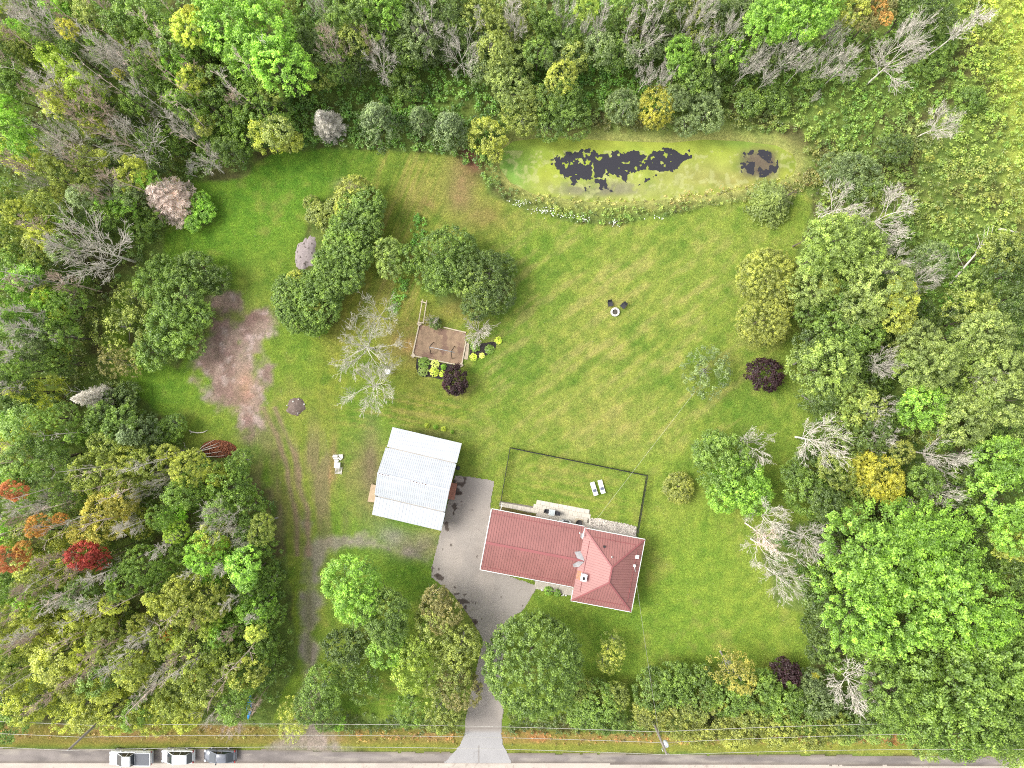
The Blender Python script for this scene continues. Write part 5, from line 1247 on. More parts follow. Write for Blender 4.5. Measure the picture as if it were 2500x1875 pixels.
# ---- patio, path, gravel bed, deck
def wp(pts, h=0): return [P(x_, y_, h) for x_, y_ in pts]
PAV = solid('paver_joint', (.17, .15, .12), .9)
PAVER = solid('sandy_pavers', (.52, .475, .40), .85, var=.12, scale=1.5)
def z2(x_, y_): return (1170 + x_ * .1944, 1220 + y_ * .1944)      # from an enlarged view
pat = MB()
PATIO = [z2(750, 5), z2(1390, 130), z2(1375, 300), z2(1360, 400), z2(700, 300), z2(720, 90), z2(738, 90)]
PATH = [z2(260, 15), z2(740, 92), z2(720, 175), z2(600, 160), z2(480, 130), z2(250, 80)]
base = MB(); base.prism(wp(PATIO), -.02, .04); base.prism(wp(PATH), -.02, .037)
patio = tag(base.build('patio', PAV), kind='structure')
ux = Vector((math.cos(HA), math.sin(HA), 0)); uy = Vector((-math.sin(HA), math.cos(HA), 0))
pv = MB(); o_ = Vector((*P(*z2(750, 5)), 0)); rr = random.Random(3)
def inside(pt, poly):
    qx, qy = topx(np.array([pt.x]), np.array([pt.y])); return sdist(qx, qy, poly)[0] > -1.0
for i in range(-18, 22):
    for j in range(-8, 3):
        c = o_ + ux * (i * .62 + (.31 if j % 2 else 0)) + uy * (j * .62 - .3)
        if inside(c, PATIO) or inside(c, PATH): pv.box((c.x, c.y, .045 + rr.uniform(0, .006)), (.60, .60, .05), HA)
pv.build('pavers', PAVER, patio)
bedp = [z2(270, 80), z2(470, 135), z2(740, 190), z2(740, 240), z2(240, 120)]
mbd = MB(); mbd.prism(wp(bedp), -.02, .03); tag(mbd.build('planting_bed', solid('bed_soil', lin((120, 108, 60), FF), .95, var=.35, scale=3)), kind='structure')
GB = [z2(1395, 235), z2(1500, 240), z2(1640, 275), z2(1800, 300), z2(1970, 340), z2(1960, 470), z2(1650, 440), z2(1370, 380)]
rng = np.random.default_rng(5)
ax_, ay_ = np.array(wp(GB)).T
n = 2600; sx_ = rng.uniform(ax_.min(), ax_.max(), n); sy_ = rng.uniform(ay_.min(), ay_.max(), n)
qx, qy = topx(sx_, sy_); k = sdist(qx, qy, GB) > -1; sx_, sy_ = sx_[k], sy_[k]; n = len(sx_)
ico = np.array([(1, 0, 0), (-1, 0, 0), (0, 1, 0), (0, -1, 0), (0, 0, 1), (0, 0, -1)], float)
tri = np.array([(0, 2, 4), (2, 1, 4), (1, 3, 4), (3, 0, 4), (2, 0, 5), (1, 2, 5), (3, 1, 5), (0, 3, 5)])
sc = rng.uniform(.06, .15, (n, 1, 3)) * np.array([1, 1, .6])
th = rng.uniform(0, 3.14, n); rot = np.stack([np.cos(th), -np.sin(th), np.sin(th), np.cos(th)], -1).reshape(n, 2, 2)
v = ico[None] * sc; v[:, :, :2] = np.einsum('nij,nkj->nki', rot, v[:, :, :2]); v += np.stack([sx_, sy_, np.full(n, .05)], -1)[:, None]
f = (tri[None] + (np.arange(n) * 6)[:, None, None]).reshape(-1, 3)
pc = np.repeat(rng.uniform(.55, 1.25, n), 6)[:, None] * np.array(lin((236, 226, 214), FF * .8)); 
me = np_mesh('white_stones', v.reshape(-1, 3), f, hard_mat('pebble', 6, .2, .0), {'Col': ('FLOAT_COLOR', pc)})
tag(link('white_stones', me), 'bed of pale stones along the back wall of the red roofed house', 'stones', kind='stuff')
mbd = MB(); mbd.prism(wp(GB), -.02, .02); tag(mbd.build('stone_bed', solid('bed_gravel', lin((200, 190, 178), FF), .95, var=.3, scale=6)), kind='structure')
DK = [z2(680, 1010), z2(1180, 1095), z2(1168, 1180), z2(1000, 1165), z2(860, 1145), z2(780, 1125), z2(730, 1080)]
dk = tag(empty('front_step', (0, 0, 0)), 'weathered plank walk below the front eave of the red roofed wing', 'walkway')
mbd = MB(); mbd.prism(wp(DK), -.02, .08); mbd.build('base', solid('deck_gap', (.12, .11, .09), .9), dk)
mbd = MB(); o2 = Vector((*P(*z2(680, 1010)), 0))
for i in range(0, 72):
    A_ = o2 + ux * (.07 + i * .14)
    top = A_; L_ = 1.1 if 3 < i else .5 + i * .15
    bot = A_ - uy * (L_ + rr.uniform(-.03, .03))
    if inside(A_ - uy * .3, DK): mbd.bar((top.x, top.y, .10), (bot.x, bot.y, .10), .125, .03)
mbd.build('planks', WOODP, dk)
# small stones and plants at the front bed
for i, (x_, y_, r_, lb) in enumerate([(870, 1150, 15, 'leafy green plant in the front bed, nearest the driveway'), (985, 1175, 13, 'leafy green plant in the front bed, nearest the house corner')]):
    q = z2(x_, y_); plant('S', q[0], q[1], r_ * .62, .7, 'BG', lb, 'garden_plant', 'plant', group='plants in the front bed'); PLACED[-1][0]['label'] = lb
for i, (x_, y_) in enumerate([(790, 1130), (1060, 1190), (1090, 1200), (1040, 1200)]):
    q = P(*z2(x_, y_)); s_ = MB(); r0 = .18 - .02 * i
    s_.lathe((q[0], q[1], 0), [(r0, 0), (r0 * 1.05, .08), (r0 * .7, .16), (.03, .18)], 9)
    tag(s_.build('rock', STONE), ['pale rock at the driveway end of the front bed', 'pale rock beside the plants in the front bed, leftmost of three', 'pale rock nearest the house corner in the front bed', 'middle pale rock of three below the plank walk'][i], 'rock', 'rocks in the front bed')

# ---- garden furniture
def place(x_, y_, a=0, name='', label='', cat='', group=None):
    p = P(x_, y_); return tag(empty(name, (p[0], p[1], 0.03), a), label, cat, group)
def chair(t, mat, w=.55, tilt=.2):
    s = MB(); s.box((0, 0, .42), (w, w, .05)); s.build('seat', mat, t)
    s = MB(); s.bar((0, w / 2, .42), (0, w / 2 + .22, .95), w, .04, up=(0, 1, 0)); s.build('backrest', mat, t)
    for i in (-1, 1):
        s = MB(); s.box((i * (w / 2 + .03), 0, .62), (.05, w, .03)); s.bar((i * (w / 2 + .03), -w / 2 + .03, .61), (i * (w / 2 + .03), -w / 2 + .03, .4), .03); s.build('armrest', mat, t)
        for j in (-1, 1):
            s = MB(); s.tube([(i * (w / 2 - .02), j * (w / 2 - .02), -.03), (i * (w / 2 - .04), j * (w / 2 - .04), .42)], .018, 6); s.build('leg', mat, t)
t = place(1489, 743, math.radians(14), 'garden_chair', 'black sling chair above left of the round fire pit', 'chair', 'chairs at the fire pit'); chair(t, BLACKP, .62)
t = place(1520.5, 747.5, math.radians(-42), 'garden_chair', 'black sling chair above right of the round fire pit', 'chair', 'chairs at the fire pit'); chair(t, BLACKP, .62)
t = place(1501, 762, 0, 'fire_pit', 'round fire pit ringed with pale blocks in the middle of the lawn', 'fire pit')
s = MB(); nb = 13
for k in range(nb):
    a0 = 6.283 * k / nb + .03; a1 = 6.283 * (k + 1) / nb - .03; vs = []
    for z in (-.03, .30):
        for r, q in ((.36, a0), (.63, a0), (.63, a1), (.36, a1)): vs.append((r * math.cos(q), r * math.sin(q), z))
    s.add(vs, [(3, 2, 1, 0), (4, 5, 6, 7), (0, 1, 5, 4), (1, 2, 6, 5), (2, 3, 7, 6), (3, 0, 4, 7)])
s.build('stone_ring', STONE, t)
s = MB(); s.lathe((0, 0, 0), [(.35, -.02), (.34, .08), (.2, .12), (.02, .14)], 16); s.build('ashes', solid('ashes', (.09, .08, .065), .95, var=.6, scale=9), t)
def lounger(x_, y_, ang, lb):
    t = place(x_, y_, ang, 'sun_lounger', lb, 'sun lounger', 'sun loungers in the fenced yard')
    s = MB(); s.box((0, .25, .32), (.62, 1.35, .06)); s.bar((0, -.42, .33), (0, -.95, .55), .62, .06); s.build('frame', WHITE, t)
    for i in (-1, 1):
        for j in (-.8, .8): s = MB(); s.box((i * .26, j, .14), (.05, .05, .34)); s.build('leg', WHITE, t)
    s = MB(); s.box((0, -.32, .37), (.46, .46, .05)); s.build('cushion', solid('patterned_fabric', (.10, .11, .16), .8, var=.9, scale=9), t)
lounger(1449.5, 1192, math.radians(17), 'white sun lounger with dark cushion, left of the pair in the fenced yard')
lounger(1467.5, 1187, math.radians(15), 'white sun lounger with dark cushion, right of the pair in the fenced yard')
q = z2(908, 150); t = place(q[0], q[1], HA, 'patio_table', 'glass topped patio table between two black chairs behind the house', 'table')
s = MB(); s.box((0, 0, .72), (.78, .78, .03)); s.build('tabletop', solid('table_glass', (.42, .46, .46), .15, var=.25, scale=5, spec=.8), t)
s = MB()
for i in (-1, 1): s.box((i * .39, 0, .705), (.05, .83, .05)); s.box((0, i * .39, .705), (.73, .05, .05))
s.build('frame', WHITE, t)
for i in (-1, 1):
    for j in (-1, 1): s = MB(); s.box((i * .35, j * .35, .34), (.04, .04, .68)); s.build('leg', WHITE, t)
q = z2(852, 138); t = place(q[0], q[1], HA + math.pi / 2, 'patio_chair', 'black chair at the left side of the patio table', 'chair', 'chairs at the patio table'); chair(t, BLACKP, .5)
q = z2(968, 160); t = place(q[0], q[1], HA - math.pi / 2, 'patio_chair', 'black chair at the right side of the patio table', 'chair', 'chairs at the patio table'); chair(t, BLACKP, .5)
q = z2(1082, 268); t = place(q[0], q[1], HA, 'barbecue_grill', 'grey gas barbecue on the patio beside the back wall', 'grill')
s = MB(); s.box((0, 0, .45), (1.1, .5, .85)); s.build('cabinet', GREYM, t); s = MB(); s.tube([(-.36, 0, .98), (.36, 0, .98)], .24, 12); s.build('hood', BLACKP, t); s = MB(); s.box((-.5, 0, .9), (.32, .5, .03)); s.box((.5, 0, .9), (.32, .5, .03)); s.build('side_shelf', WHITE, t)
q = z2(1012, 260); t = place(q[0], q[1], HA, 'gas_tank', 'small white gas tank beside the barbecue', 'gas tank'); s = MB(); s.lathe((0, 0, 0), [(.10, 0), (.16, .06), (.17, .34), (.10, .45), (.05, .47), (.05, .52)], 14); s.build('bottle', WHITE, t); s = MB(); s.lathe((0, 0, .5), [(.08, 0), (.09, .08), (.07, .1)], 12); s.build('collar', WHITE, t)
q = z2(1250, 285); t = place(q[0], q[1], HA, 'fire_bowl', 'round dark fire bowl on a square tan slab at the back wall', 'fire bowl'); s = MB(); s.box((0, 0, .05), (1.1, 1.1, .08)); s.build('slab', TIMBER, t); s = MB(); s.lathe((0, 0, .1), [(.15, 0), (.38, .2), (.44, .34), (.40, .34), (.30, .2), (.02, .14)], 20); s.build('bowl', solid('iron', (.05, .045, .045), .6, var=.4), t)
# ---- yard fence
t = tag(empty('yard_fence', (0, 0, 0)), 'low black chain fence round the back yard of the house', 'fence')
FP = [P(1221, 1231), P(1245, 1092), P(1577.5, 1159.5), P(1553, 1306)]
posts = MB(); allp = []
mesh_ = MB()
for i in range(3):
    A_ = Vector((*FP[i], 0)); B_ = Vector((*FP[i + 1], 0)); L_ = (B_ - A_).length; k = max(2, round(L_ / 2.4)); d = (B_ - A_).normalized()
    for j in range(k + (1 if i == 2 else 0)):
        p = A_ + (B_ - A_) * j / k; s = MB(); s.tube([(p.x, p.y, -.3), (p.x, p.y, 1.28)], .035 if 0 < j else .05, 6); s.build('post', DARKM, t)
    r_ = MB(); r_.bar((A_.x, A_.y, 1.22), (B_.x, B_.y, 1.22), .06, .05); r_.build('rail', DARKM, t)
    r_ = MB(); r_.bar((A_.x, A_.y, .08), (B_.x, B_.y, .08), .03); r_.build('rail', DARKM, t)
    m_ = MB(); n_ = int(L_ / .10); hh = 1.1
    for j in range(n_):
        for sg in (-1, 1):
            s0 = j * .10; 
            x0 = s0; x1 = s0 + sg * hh * .6
            if x1 < 0 or x1 > L_: continue
            p = A_ + d * x0; q = A_ + d * x1; m_.bar((p.x, p.y, .1), (q.x, q.y, .1 + hh), .012)
    m_.build('wire_mesh', DARKM, t)

# ---- barn
BA = math.radians(-13.2)
bx_, by_ = P(1017.7, 1169.3, 3.0)
barn = tag(empty('barn', (bx_, by_, 0), BA), 'large barn with pale galvanised metal roof left of the driveway', 'barn')
bw, bd = 4.78, 6.04; E, Bk, Rg = 3.0, 3.75, 5.7; kb = 3.42
s = MB(); s.prism([(-bw + .3, -bd + .3), (bw - .3, -bd + .3), (bw - .3, bd - .3), (-bw + .3, bd - .3)], 0, E - .05)
for x_ in (-bw + .3, bw - .3):
    pass
zk = Bk - .08
s.add([(sx, y_, z_) for sx in (-bw + .3, bw - .3) for y_, z_ in ((-bd + .3, E - .06), (-kb, zk), (0, Rg - .1), (kb, zk), (bd - .3, E - .06))], [(0, 1, 2, 3, 4), (9, 8, 7, 6, 5), (0, 5, 6, 1), (1, 6, 7, 2), (2, 7, 8, 3), (3, 8, 9, 4)])
s.build('wall', solid('barn_siding', (.40, .37, .33), .8, var=.15, scale=2, streak=(1, 1, 8)), barn)
def roofpart(polys, name):
    m_ = MB()
    for poly, sl, sp in polys: sheet(m_, poly, .035); face_ribs(m_, poly, sl, sp, .04, .022)
    return m_.build(name, BARNM, barn)
roofpart([([(-bw, bd, E), (bw, bd, E), (bw, kb, Bk), (-bw, kb, Bk)], (0, 1, -.3), .27)], 'roof')
roofpart([([(-bw, -bd, E), (bw, -bd, E), (bw, -kb, Bk), (-bw, -kb, Bk)], (0, -1, -.3), .46)], 'roof')
up1 = roofpart([([(-bw - .14, kb - .14, Bk + .0), (bw - .04, kb - .14, Bk + .0), (bw - .04, 0, Rg), (-bw - .14, 0, Rg)], (0, 1, -.5), .27), ([(-bw - .14, -kb + .14, Bk), (bw - .04, -kb + .14, Bk), (bw - .04, 0, Rg), (-bw - .14, 0, Rg)], (0, -1, -.5), .27)], 'roof')
s = MB(); s.bar((-bw - .14, 0, Rg + .04), (bw - .04, 0, Rg + .04), .26, .03); s.build('ridge_cap', BARNM, up1)
s = MB()
for k in range(4): s.box((-bw + .18 + k * .38, .0, Rg + .06), (.19, .10, .03), 0)
for k in range(6): s.box((-.45 + k * .40, .0, Rg + .06), (.20, .10, .03), 0)
s.build('ridge_gap', solid('rust_brown', (.13, .07, .055), .8, var=.4, scale=8), up1)
d_ = MB(); d_.box((bw - .27, 0, 1.3), (.08, 3.4, 2.6))
for k in (-1.2, 0, 1.2): d_.box((bw - .22, k, 1.3), (.03, .08, 2.5))
d_.build('barn_door', RUST, barn)
d_ = MB(); d_.box((-bw + .27, -1.2, 1.1), (.08, 1.0, 2.1)); dd = d_.build('side_door', WOODP, barn); d_ = MB(); d_.box((-bw + .21, -.85, 1.1), (.05, .05, .14)); d_.build('handle', DARKM, dd)
bi = Rz(-BA)
# things leaning out at both ends of the barn
A_ = [(790 + x_ * .1205, 1090 + y_ * .1205) for x_, y_ in ((965, 765), (1060, 785), (1040, 1135), (890, 1115))]
t = tag(empty('plywood_sheet', (0, 0, 0)), 'tan plywood platform sticking out at the left end of the barn', 'platform')
s = MB(); s.prism(wp(A_, .6), .56, .60); s.build('board', solid('plywood', (.40, .30, .19), .8, var=.15, scale=2), t)
for q in A_:
    p = P(q[0], q[1], .6); s = MB(); s.box((p[0] + .08, p[1], .28), (.08, .08, .56)); s.build('leg', TIMBER, t)
A_ = [(600 + x_ * .3014, 900 + y_ * .3014) for x_, y_ in ((1665, 925), (1712, 935), (1690, 1062), (1640, 1052))]
t = tag(empty('wooden_deck', (0, 0, 0)), 'reddish brown board deck sticking out at the right end of the barn', 'platform')
s = MB(); s.prism(wp([(1098, 1177), A_[1], A_[2], (1088, 1218)], .7), .62, .70); s.build('deck', solid('red_boards', (.30, .14, .10), .8, var=.2, scale=3), t)
for q in (A_[1], A_[2]):
    p = P(q[0], q[1], .6); s = MB(); s.box((p[0] - .1, p[1], .31), (.1, .1, .62)); s.build('leg', RUST, t)
q = P(1119, 1141); t = tag(empty('bin', (q[0], q[1], 0)), 'small dark bin at the right wall of the barn', 'bin'); s = MB(); s.lathe((0, 0, 0), [(.22, 0), (.27, .7)], 12); s.build('body', BLACKP, t); s = MB(); s.lathe((0, 0, .7), [(.29, 0), (.29, .05), (.1, .09)], 12); s.build('lid', BLACKP, t)

# ---- sand pit with swing frame and timber frame
SPt = [(1023.5,791),(1060,797),(1138,812),(1137,830),(1127,893),(1065,880),(1007,868)]
SANDC = lin((178, 150, 122), FF)
s = MB(); s.prism(wp([(1025,793),(1138,812),(1127,891),(1009,867)]), -.05, .03)
sand = s.build('sand', solid('sand_and_soil', SANDC, .95, var=.22, scale=1.5, stain=(lin((152, 122, 104), FF), .9, .52), bump=.04)); tag(sand, 'bare brown sand inside the timber edged play area', 'sand pit')
sand.name = 'sand_pit'
s = MB()
for A_, B_ in (((1024, 790), (1007, 867)), ((1007, 868), (1127, 893)), ((1127, 892), (1138, 832)), ((1083, 799), (1138, 812))):
    p, q = P(*A_), P(*B_); s.bar((p[0], p[1], .09), (q[0], q[1], .09), .16, .18)
for c_ in ((1009, 868), (1126, 891), (1024, 791)):
    p = P(*c_); s.box((p[0], p[1], .195), (.5, .5, .03), math.radians(40))
s.build('timber_edging', TIMBER, sand)
t = tag(empty('swing_frame', (0, 0, 0)), 'swing frame with pale beam and dark legs standing over the sand pit', 'swing set')
z3 = lambda x_, y_: (980 + x_ * .15672, 720 + y_ * .15672)
A_ = Vector((*P(*z3(437, 812), 1.9), 1.9)); B_ = Vector((*P(*z3(830, 895), 1.9), 1.9)); s = MB(); s.tube([A_, B_], .045, 8); s.build('beam', GREYM, t)
for top, feet in ((A_, (z3(500, 735), z3(462, 920))), (B_ - (B_ - A_) * .14, (z3(830, 800), z3(790, 1000)))):
    for fq in feet:
        p = P(*fq); s = MB(); s.tube([top, (p[0], p[1], 0)], .05, 6); s.build('leg', DARKM, t)
t = tag(empty('timber_frame', (0, 0, 0)), 'pale ladder like timber frame standing at the top left corner of the sand pit', 'wooden frame')
hh = .75
for A_, B_ in ((z3(328, 70), z3(265, 440)), (z3(395, 85), z3(340, 440))):
    p, q = P(*A_, hh), P(*B_, hh); s = MB(); s.bar((p[0], p[1], hh), (q[0], q[1], hh), .12, .1); s.build('rail', TIMBER, t)
    for u in (.12, .97):
        x_, y_ = p[0] + (q[0] - p[0]) * u, p[1] + (q[1] - p[1]) * u; s = MB(); s.box((x_, y_, hh / 2 - .06), (.1, .1, hh - .06)); s.build('post', TIMBER, t)
for A_, B_ in ((z3(305, 102), z3(385, 128)), (z3(255, 425), z3(350, 440))):
    p, q = P(*A_, hh), P(*B_, hh); s = MB(); s.bar((p[0], p[1], hh + .1), (q[0], q[1], hh + .1), .14, .1); s.build('crossbar', TIMBER, t)
s = MB(); s.prism(wp([z3(1010, 750), z3(1055, 760), z3(1040, 960), z3(985, 950)]), -.02, .06); s.prism(wp([z3(985, 950), z3(1040, 955), z3(1030, 1010), z3(975, 1000)]), -.02, .09); tag(s.build('stepping_stones', solid('tan_slab', (.40, .33, .24), .9, var=.2)), 'tan slabs laid along the right edge of the sand pit', 'stepping stones')
# mulch beds and hostas
MULCH = solid('dark_mulch', (.028, .022, .022), .95, var=.5, scale=6, bump=.03)
s = MB(); s.prism(wp([z3(240, 985), z3(480, 1030), z3(900, 1110), z3(930, 1130), z3(700, 1200), z3(620, 1320), z3(520, 1290), z3(430, 1275), z3(330, 1280), z3(250, 1200), z3(225, 1130)]), -.03, .022); tag(s.build('mulch_bed', MULCH), kind='structure')
s = MB(); s.prism(wp([z3(1060, 770), z3(1220, 760), z3(1400, 730), z3(1490, 730), z3(1470, 820), z3(1380, 910), z3(1280, 960), z3(1150, 1000), z3(1060, 960)]), -.03, .022); tag(s.build('mulch_bed', MULCH), kind='structure')
def hosta_mesh(seed):
    rng = np.random.default_rng(seed); n = 130; a_ = rng.uniform(0, 6.283, n); r = np.sqrt(rng.random(n)) * .78
    c = np.stack([np.cos(a_) * r, np.sin(a_) * r, .62 - .45 * r ** 1.6 + rng.normal(0, .03, n)], -1)
    out_ = np.stack([np.cos(a_), np.sin(a_), -.35 - .4 * r], -1)
    V, F = leaves_from(c, np.array([0, 0, 1.0]) + out_ * .5 + rng.normal(size=(n, 3)) * .1, rng.uniform(.24, .36, n), rng, asp=.62, tdir=out_)
    return np_mesh('leaves', V, F, LEAF, {'var': ('FLOAT', np.repeat(np.clip(1 + rng.normal(0, .14, n), .5, 1.5), 4))})
HM = [hosta_mesh(s_) for s_ in (1, 2, 3)]
HO = [(345,1060,95,'G','mid green hosta at the top left of the bed under the sand pit'),(335,1190,85,'PG','grey green hosta at the lower left corner of the bed under the sand pit'),(520,1075,72,'YC','palest cream yellow hosta against the lower sand pit timber'),(512,1195,78,'LI','lime hosta below the cream yellow one'),(655,1120,48,'BG','small green hosta between the cream hosta and the purple bush'),(640,1230,58,'LI','lime hosta tucked against the left of the purple bush'),(840,1125,45,'OL','olive clump behind the top of the purple bush'),
      (1120,965,62,'LI','large lime hosta at the left of the right hand bed'),(1255,945,48,'YC','small cream yellow hosta right of the lime one'),(1370,845,78,'G','green hosta between the dead bush and the lone lime hosta'),(1150,810,80,'G','green hosta below the dead bush by the sand pit'),(1510,705,62,'LI','lime hosta alone at the far right end of the beds')]
CC['YC'] = (200, 214, 118)
for i, (x_, y_, r_, cc, lb) in enumerate(HO):
    q = z3(x_, y_); p = P(*q, .4); t = tag(empty('hosta', (p[0], p[1], 0), i * 1.3), lb, 'hosta', 'hostas round the sand pit')
    o = link('leaves', HM[i % 3], t); sc_ = r_ * .15672 / S / .82; o.scale = (sc_, sc_, max(.7, sc_ * .8)); c = lin(CC[cc], FL * .72); o.color = (*c, 1)
for i, (x_, y_, r_, lb) in enumerate([(1470, 460, 22, 'leftmost of four young plants above the barn'), (1540, 473, 22, 'second of four young plants above the barn'), (1605, 487, 22, 'third of four young plants above the barn'), (1675, 512, 17, 'smallest, rightmost of four young plants above the barn')]):
    p = P(600 + x_ * .3014, 900 + y_ * .3014); t = tag(empty('young_plant', (p[0], p[1], 0), i), lb, 'plant', 'young plants above the barn'); o = link('leaves', HM[i % 3], t); sc_ = r_ * .3014 / S / .8; o.scale = (sc_, sc_, .8); o.color = (*lin(CC['LI' if i % 2 == 0 else 'BG'], FL), 1)

# ---- small things on the lawn
q = P(949, 907); t = tag(empty('birdbath', (q[0], q[1], 0)), 'round white birdbath by the foot of the big bare tree', 'birdbath'); s = MB(); s.lathe((0, 0, 0), [(.22, 0), (.10, .1), (.08, .75), (.12, .8)], 16); s.build('pedestal', WHITE, t)
s = MB(); s.lathe((0, 0, .8), [(.1, 0), (.36, .06), (.42, .14), (.36, .15), (.02, .13)], 24); s.build('basin', solid('bright_white', (.85, .85, .84), .4, var=.02), t)
def slab(pts, z0, z1, lb, name='stone_slab', cat='slab', grp='stacked slabs left of the barn'):
    s = MB(); s.prism(wp([(790 + a_ * .1205, 1090 + b_ * .1205) for a_, b_ in pts]), z0, z1); return tag(s.build(name, STONE), lb, cat, grp)
slab([(200,165),(290,165),(290,212),(180,215)], 0, .22, 'pale slab at the top left of the pile left of the barn')
slab([(190,222),(290,218),(300,262),(215,262)], 0, .2, 'pale slab second from the top in the pile left of the barn')
slab([(305,160),(395,158),(400,235),(370,250),(318,200)], 0, .24, 'five sided pale slab at the top right of the pile left of the barn')
slab([(305,212),(372,262),(345,282),(300,240)], 0, .18, 'narrow pale slab tucked under the five sided one left of the barn')
slab([(222,270),(310,266),(310,300),(262,318),(225,312)], 0, .2, 'pale slab between the white cube and the upper slabs left of the barn')
s = MB(); p = P(790 + 292 * .1205, 1090 + 372 * .1205); s.box((p[0], p[1], .3), (.74, .72, .6), -.1); s.box((p[0], p[1], .61), (.60, .58, .04), -.1); tag(s.build('white_cube', solid('white_cover', (.78, .78, .77), .6, var=.04)), 'white wrapped cube between the slabs and the wooden pallet', 'crate')
p = P(790 + 308 * .1205, 1090 + 485 * .1205); t = tag(empty('pallet', (p[0], p[1], 0), -.12), 'weathered wooden pallet with gaps below the white cube', 'pallet')
for k in range(6): s = MB(); s.box((0, -.42 + k * .168, .135), (.98, .085, .02)); s.build('slat', solid('pallet_wood', (.48, .46, .42), .8, var=.2) if k == 0 else bpy.data.materials['pallet_wood'], t)
for k in (-.44, 0, .44): s = MB(); s.box((k, 0, .07), (.06, .94, .1)); s.build('bearer', TIMBER, t)
# heaps
def heap(px, py, rx, ry, h, ang, mat, name, lb, cat, seed):
    n_ = 26; g_ = np.linspace(-1.1, 1.1, n_); a_, b_ = np.meshgrid(g_, g_, indexing='ij'); r = np.hypot(a_, b_)
    rn = .85 + .75 * (fbm(np.cos(np.arctan2(b_, a_)) * 3, np.sin(np.arctan2(b_, a_)) * 3, 1.8, seed) - .5)
    z = np.clip(1 - (r / rn) ** 2, -.06, 1) ** 1 * h * (.75 + .6 * fbm(a_ * 5, b_ * 5, 2.0, seed + 1))
    z = np.where(r > rn, -.08, z) + .03 * (fbm(a_ * 9, b_ * 9, .6, seed + 2) - .5)
    V = np.stack([a_ * rx / S, b_ * ry / S, z], -1).reshape(-1, 3); idx = np.arange(n_ * n_).reshape(n_, n_)
    F = np.stack([idx[:-1, :-1], idx[1:, :-1], idx[1:, 1:], idx[:-1, 1:]], -1).reshape(-1, 4)
    me = np_mesh(name, V, F, mat, None, True); p = P(px, py); o = link(name, me, None, (p[0], p[1], 0)); o.rotation_euler.z = ang; return tag(o, lb, cat)
heap(748, 618, 27, 48, .42, -.15, solid('pale_gravel', lin((188, 174, 172), FF), .95, var=.14, scale=3, stain=(lin((110, 100, 92), FF), 2.2, .60), bump=.05), 'gravel_heap', 'pale pinkish grey gravel heap beside the hedge row', 'gravel heap', 3)
heap(723.5, 993, 27, 24, .55, .2, solid('heap_soil', lin((140, 122, 112), FF), .95, var=.22, scale=3, stain=(lin((205, 196, 186), FF), 3.2, .62), bump=.06), 'soil_mound', 'small round mound of grey brown soil and stones by the lawn track', 'soil mound', 9)
rr = random.Random(8)
for i in range(5):
    a_ = [3.0, 2.0, 1.2, .3, 5.0][i]; r_ = [1.25, .8, 1.1, 1.2, .9][i]; p = P(723.5, 993); s = MB(); q_ = rr.uniform(.07, .13); s.lathe((p[0] + r_ * math.cos(a_), p[1] + r_ * math.sin(a_), .02 + .42 * (1 - (r_ / 1.4) ** 2)), [(q_, 0), (q_ * 1.1, .05), (q_ * .6, .11), (.01, .12)], 7)
    tag(s.build('pale_stone', STONE), ['leftmost', 'upper left', 'uppermost', 'rightmost', 'lowest'][i] + ' of the five pale stones on the round soil mound', 'stone', 'stones on the soil mound')
# brush pile
t = tag(empty('brush_pile', (*P(532, 1096), 0)), 'pile of rust brown dead foliage with long white branches laid on it', 'brush pile')
rng = np.random.default_rng(12); n = 5200
a_ = rng.uniform(0, 6.283, n); r = np.sqrt(rng.random(n)); c = np.stack([np.cos(a_) * r * 2.45 + .15, np.sin(a_) * r * 1.2 - .1 * np.cos(a_), rng.random(n) * .75 * (1 - r ** 2) + .03], -1)
V, F = leaves_from(c, np.array([0, 0, 1.]) + rng.normal(size=(n, 3)) * .6, rng.uniform(.14, .32, n), rng, asp=.35)
o = link('foliage', np_mesh('foliage', V, F, LEAFN, {'var': ('FLOAT', np.repeat(rng.uniform(.55, 1.5, n), 4))}), t); o.color = (*lin((166, 104, 74), 1.0), 1)
base_p = Vector((*P(479, 1108), .25)) - t.location; W3 = solid('bleached_wood', (.62, .57, .50), .7, var=.12)
for (tx, ty, bend) in ((522, 1077, .2), (534, 1090, .1), (540, 1102, -.1), (545, 1112, -.2), (518, 1093, .1), (530, 1084, .15)):
    e = Vector((*P(tx, ty), .75)) - t.location; m_ = (base_p + e) / 2 + Vector((0, bend, .25)); s = MB(); s.tube([base_p, m_, e, e + (e - m_) * .25 + Vector((.1, .12, -.2))], [.06, .045, .025, .012], 6); s.build('branch', W3, t)
p = P(463, 1053); t = tag(empty('white_log', (p[0], p[1], .1)), 'crooked white peeled branch lying on the grass above the brush pile', 'branch'); s = MB(); s.tube([(0, .1, 0), (.4, -.1, .05), (1.2, -.2, .1), (2.0, -.12, .1), (2.6, .2, .05)], [.12, .08, .10, .07, .02], 7); s.build('bough', W3, t); s = MB(); s.tube([(.4, -.1, .05), (.1, -.35, .1)], [.06, .03], 6); s.build('stub', W3, t)
s = MB(); p0 = P(449, 1080); s.tube([(p0[0], p0[1], .05), (p0[0] + .2, p0[1] - .7, .08), (p0[0] + 1.1, p0[1] - 1.2, .05)], [.035, .03, .02], 5); tag(s.build('stick', W3), 'thin bent pale stick between the white branch and the brush pile', 'stick')
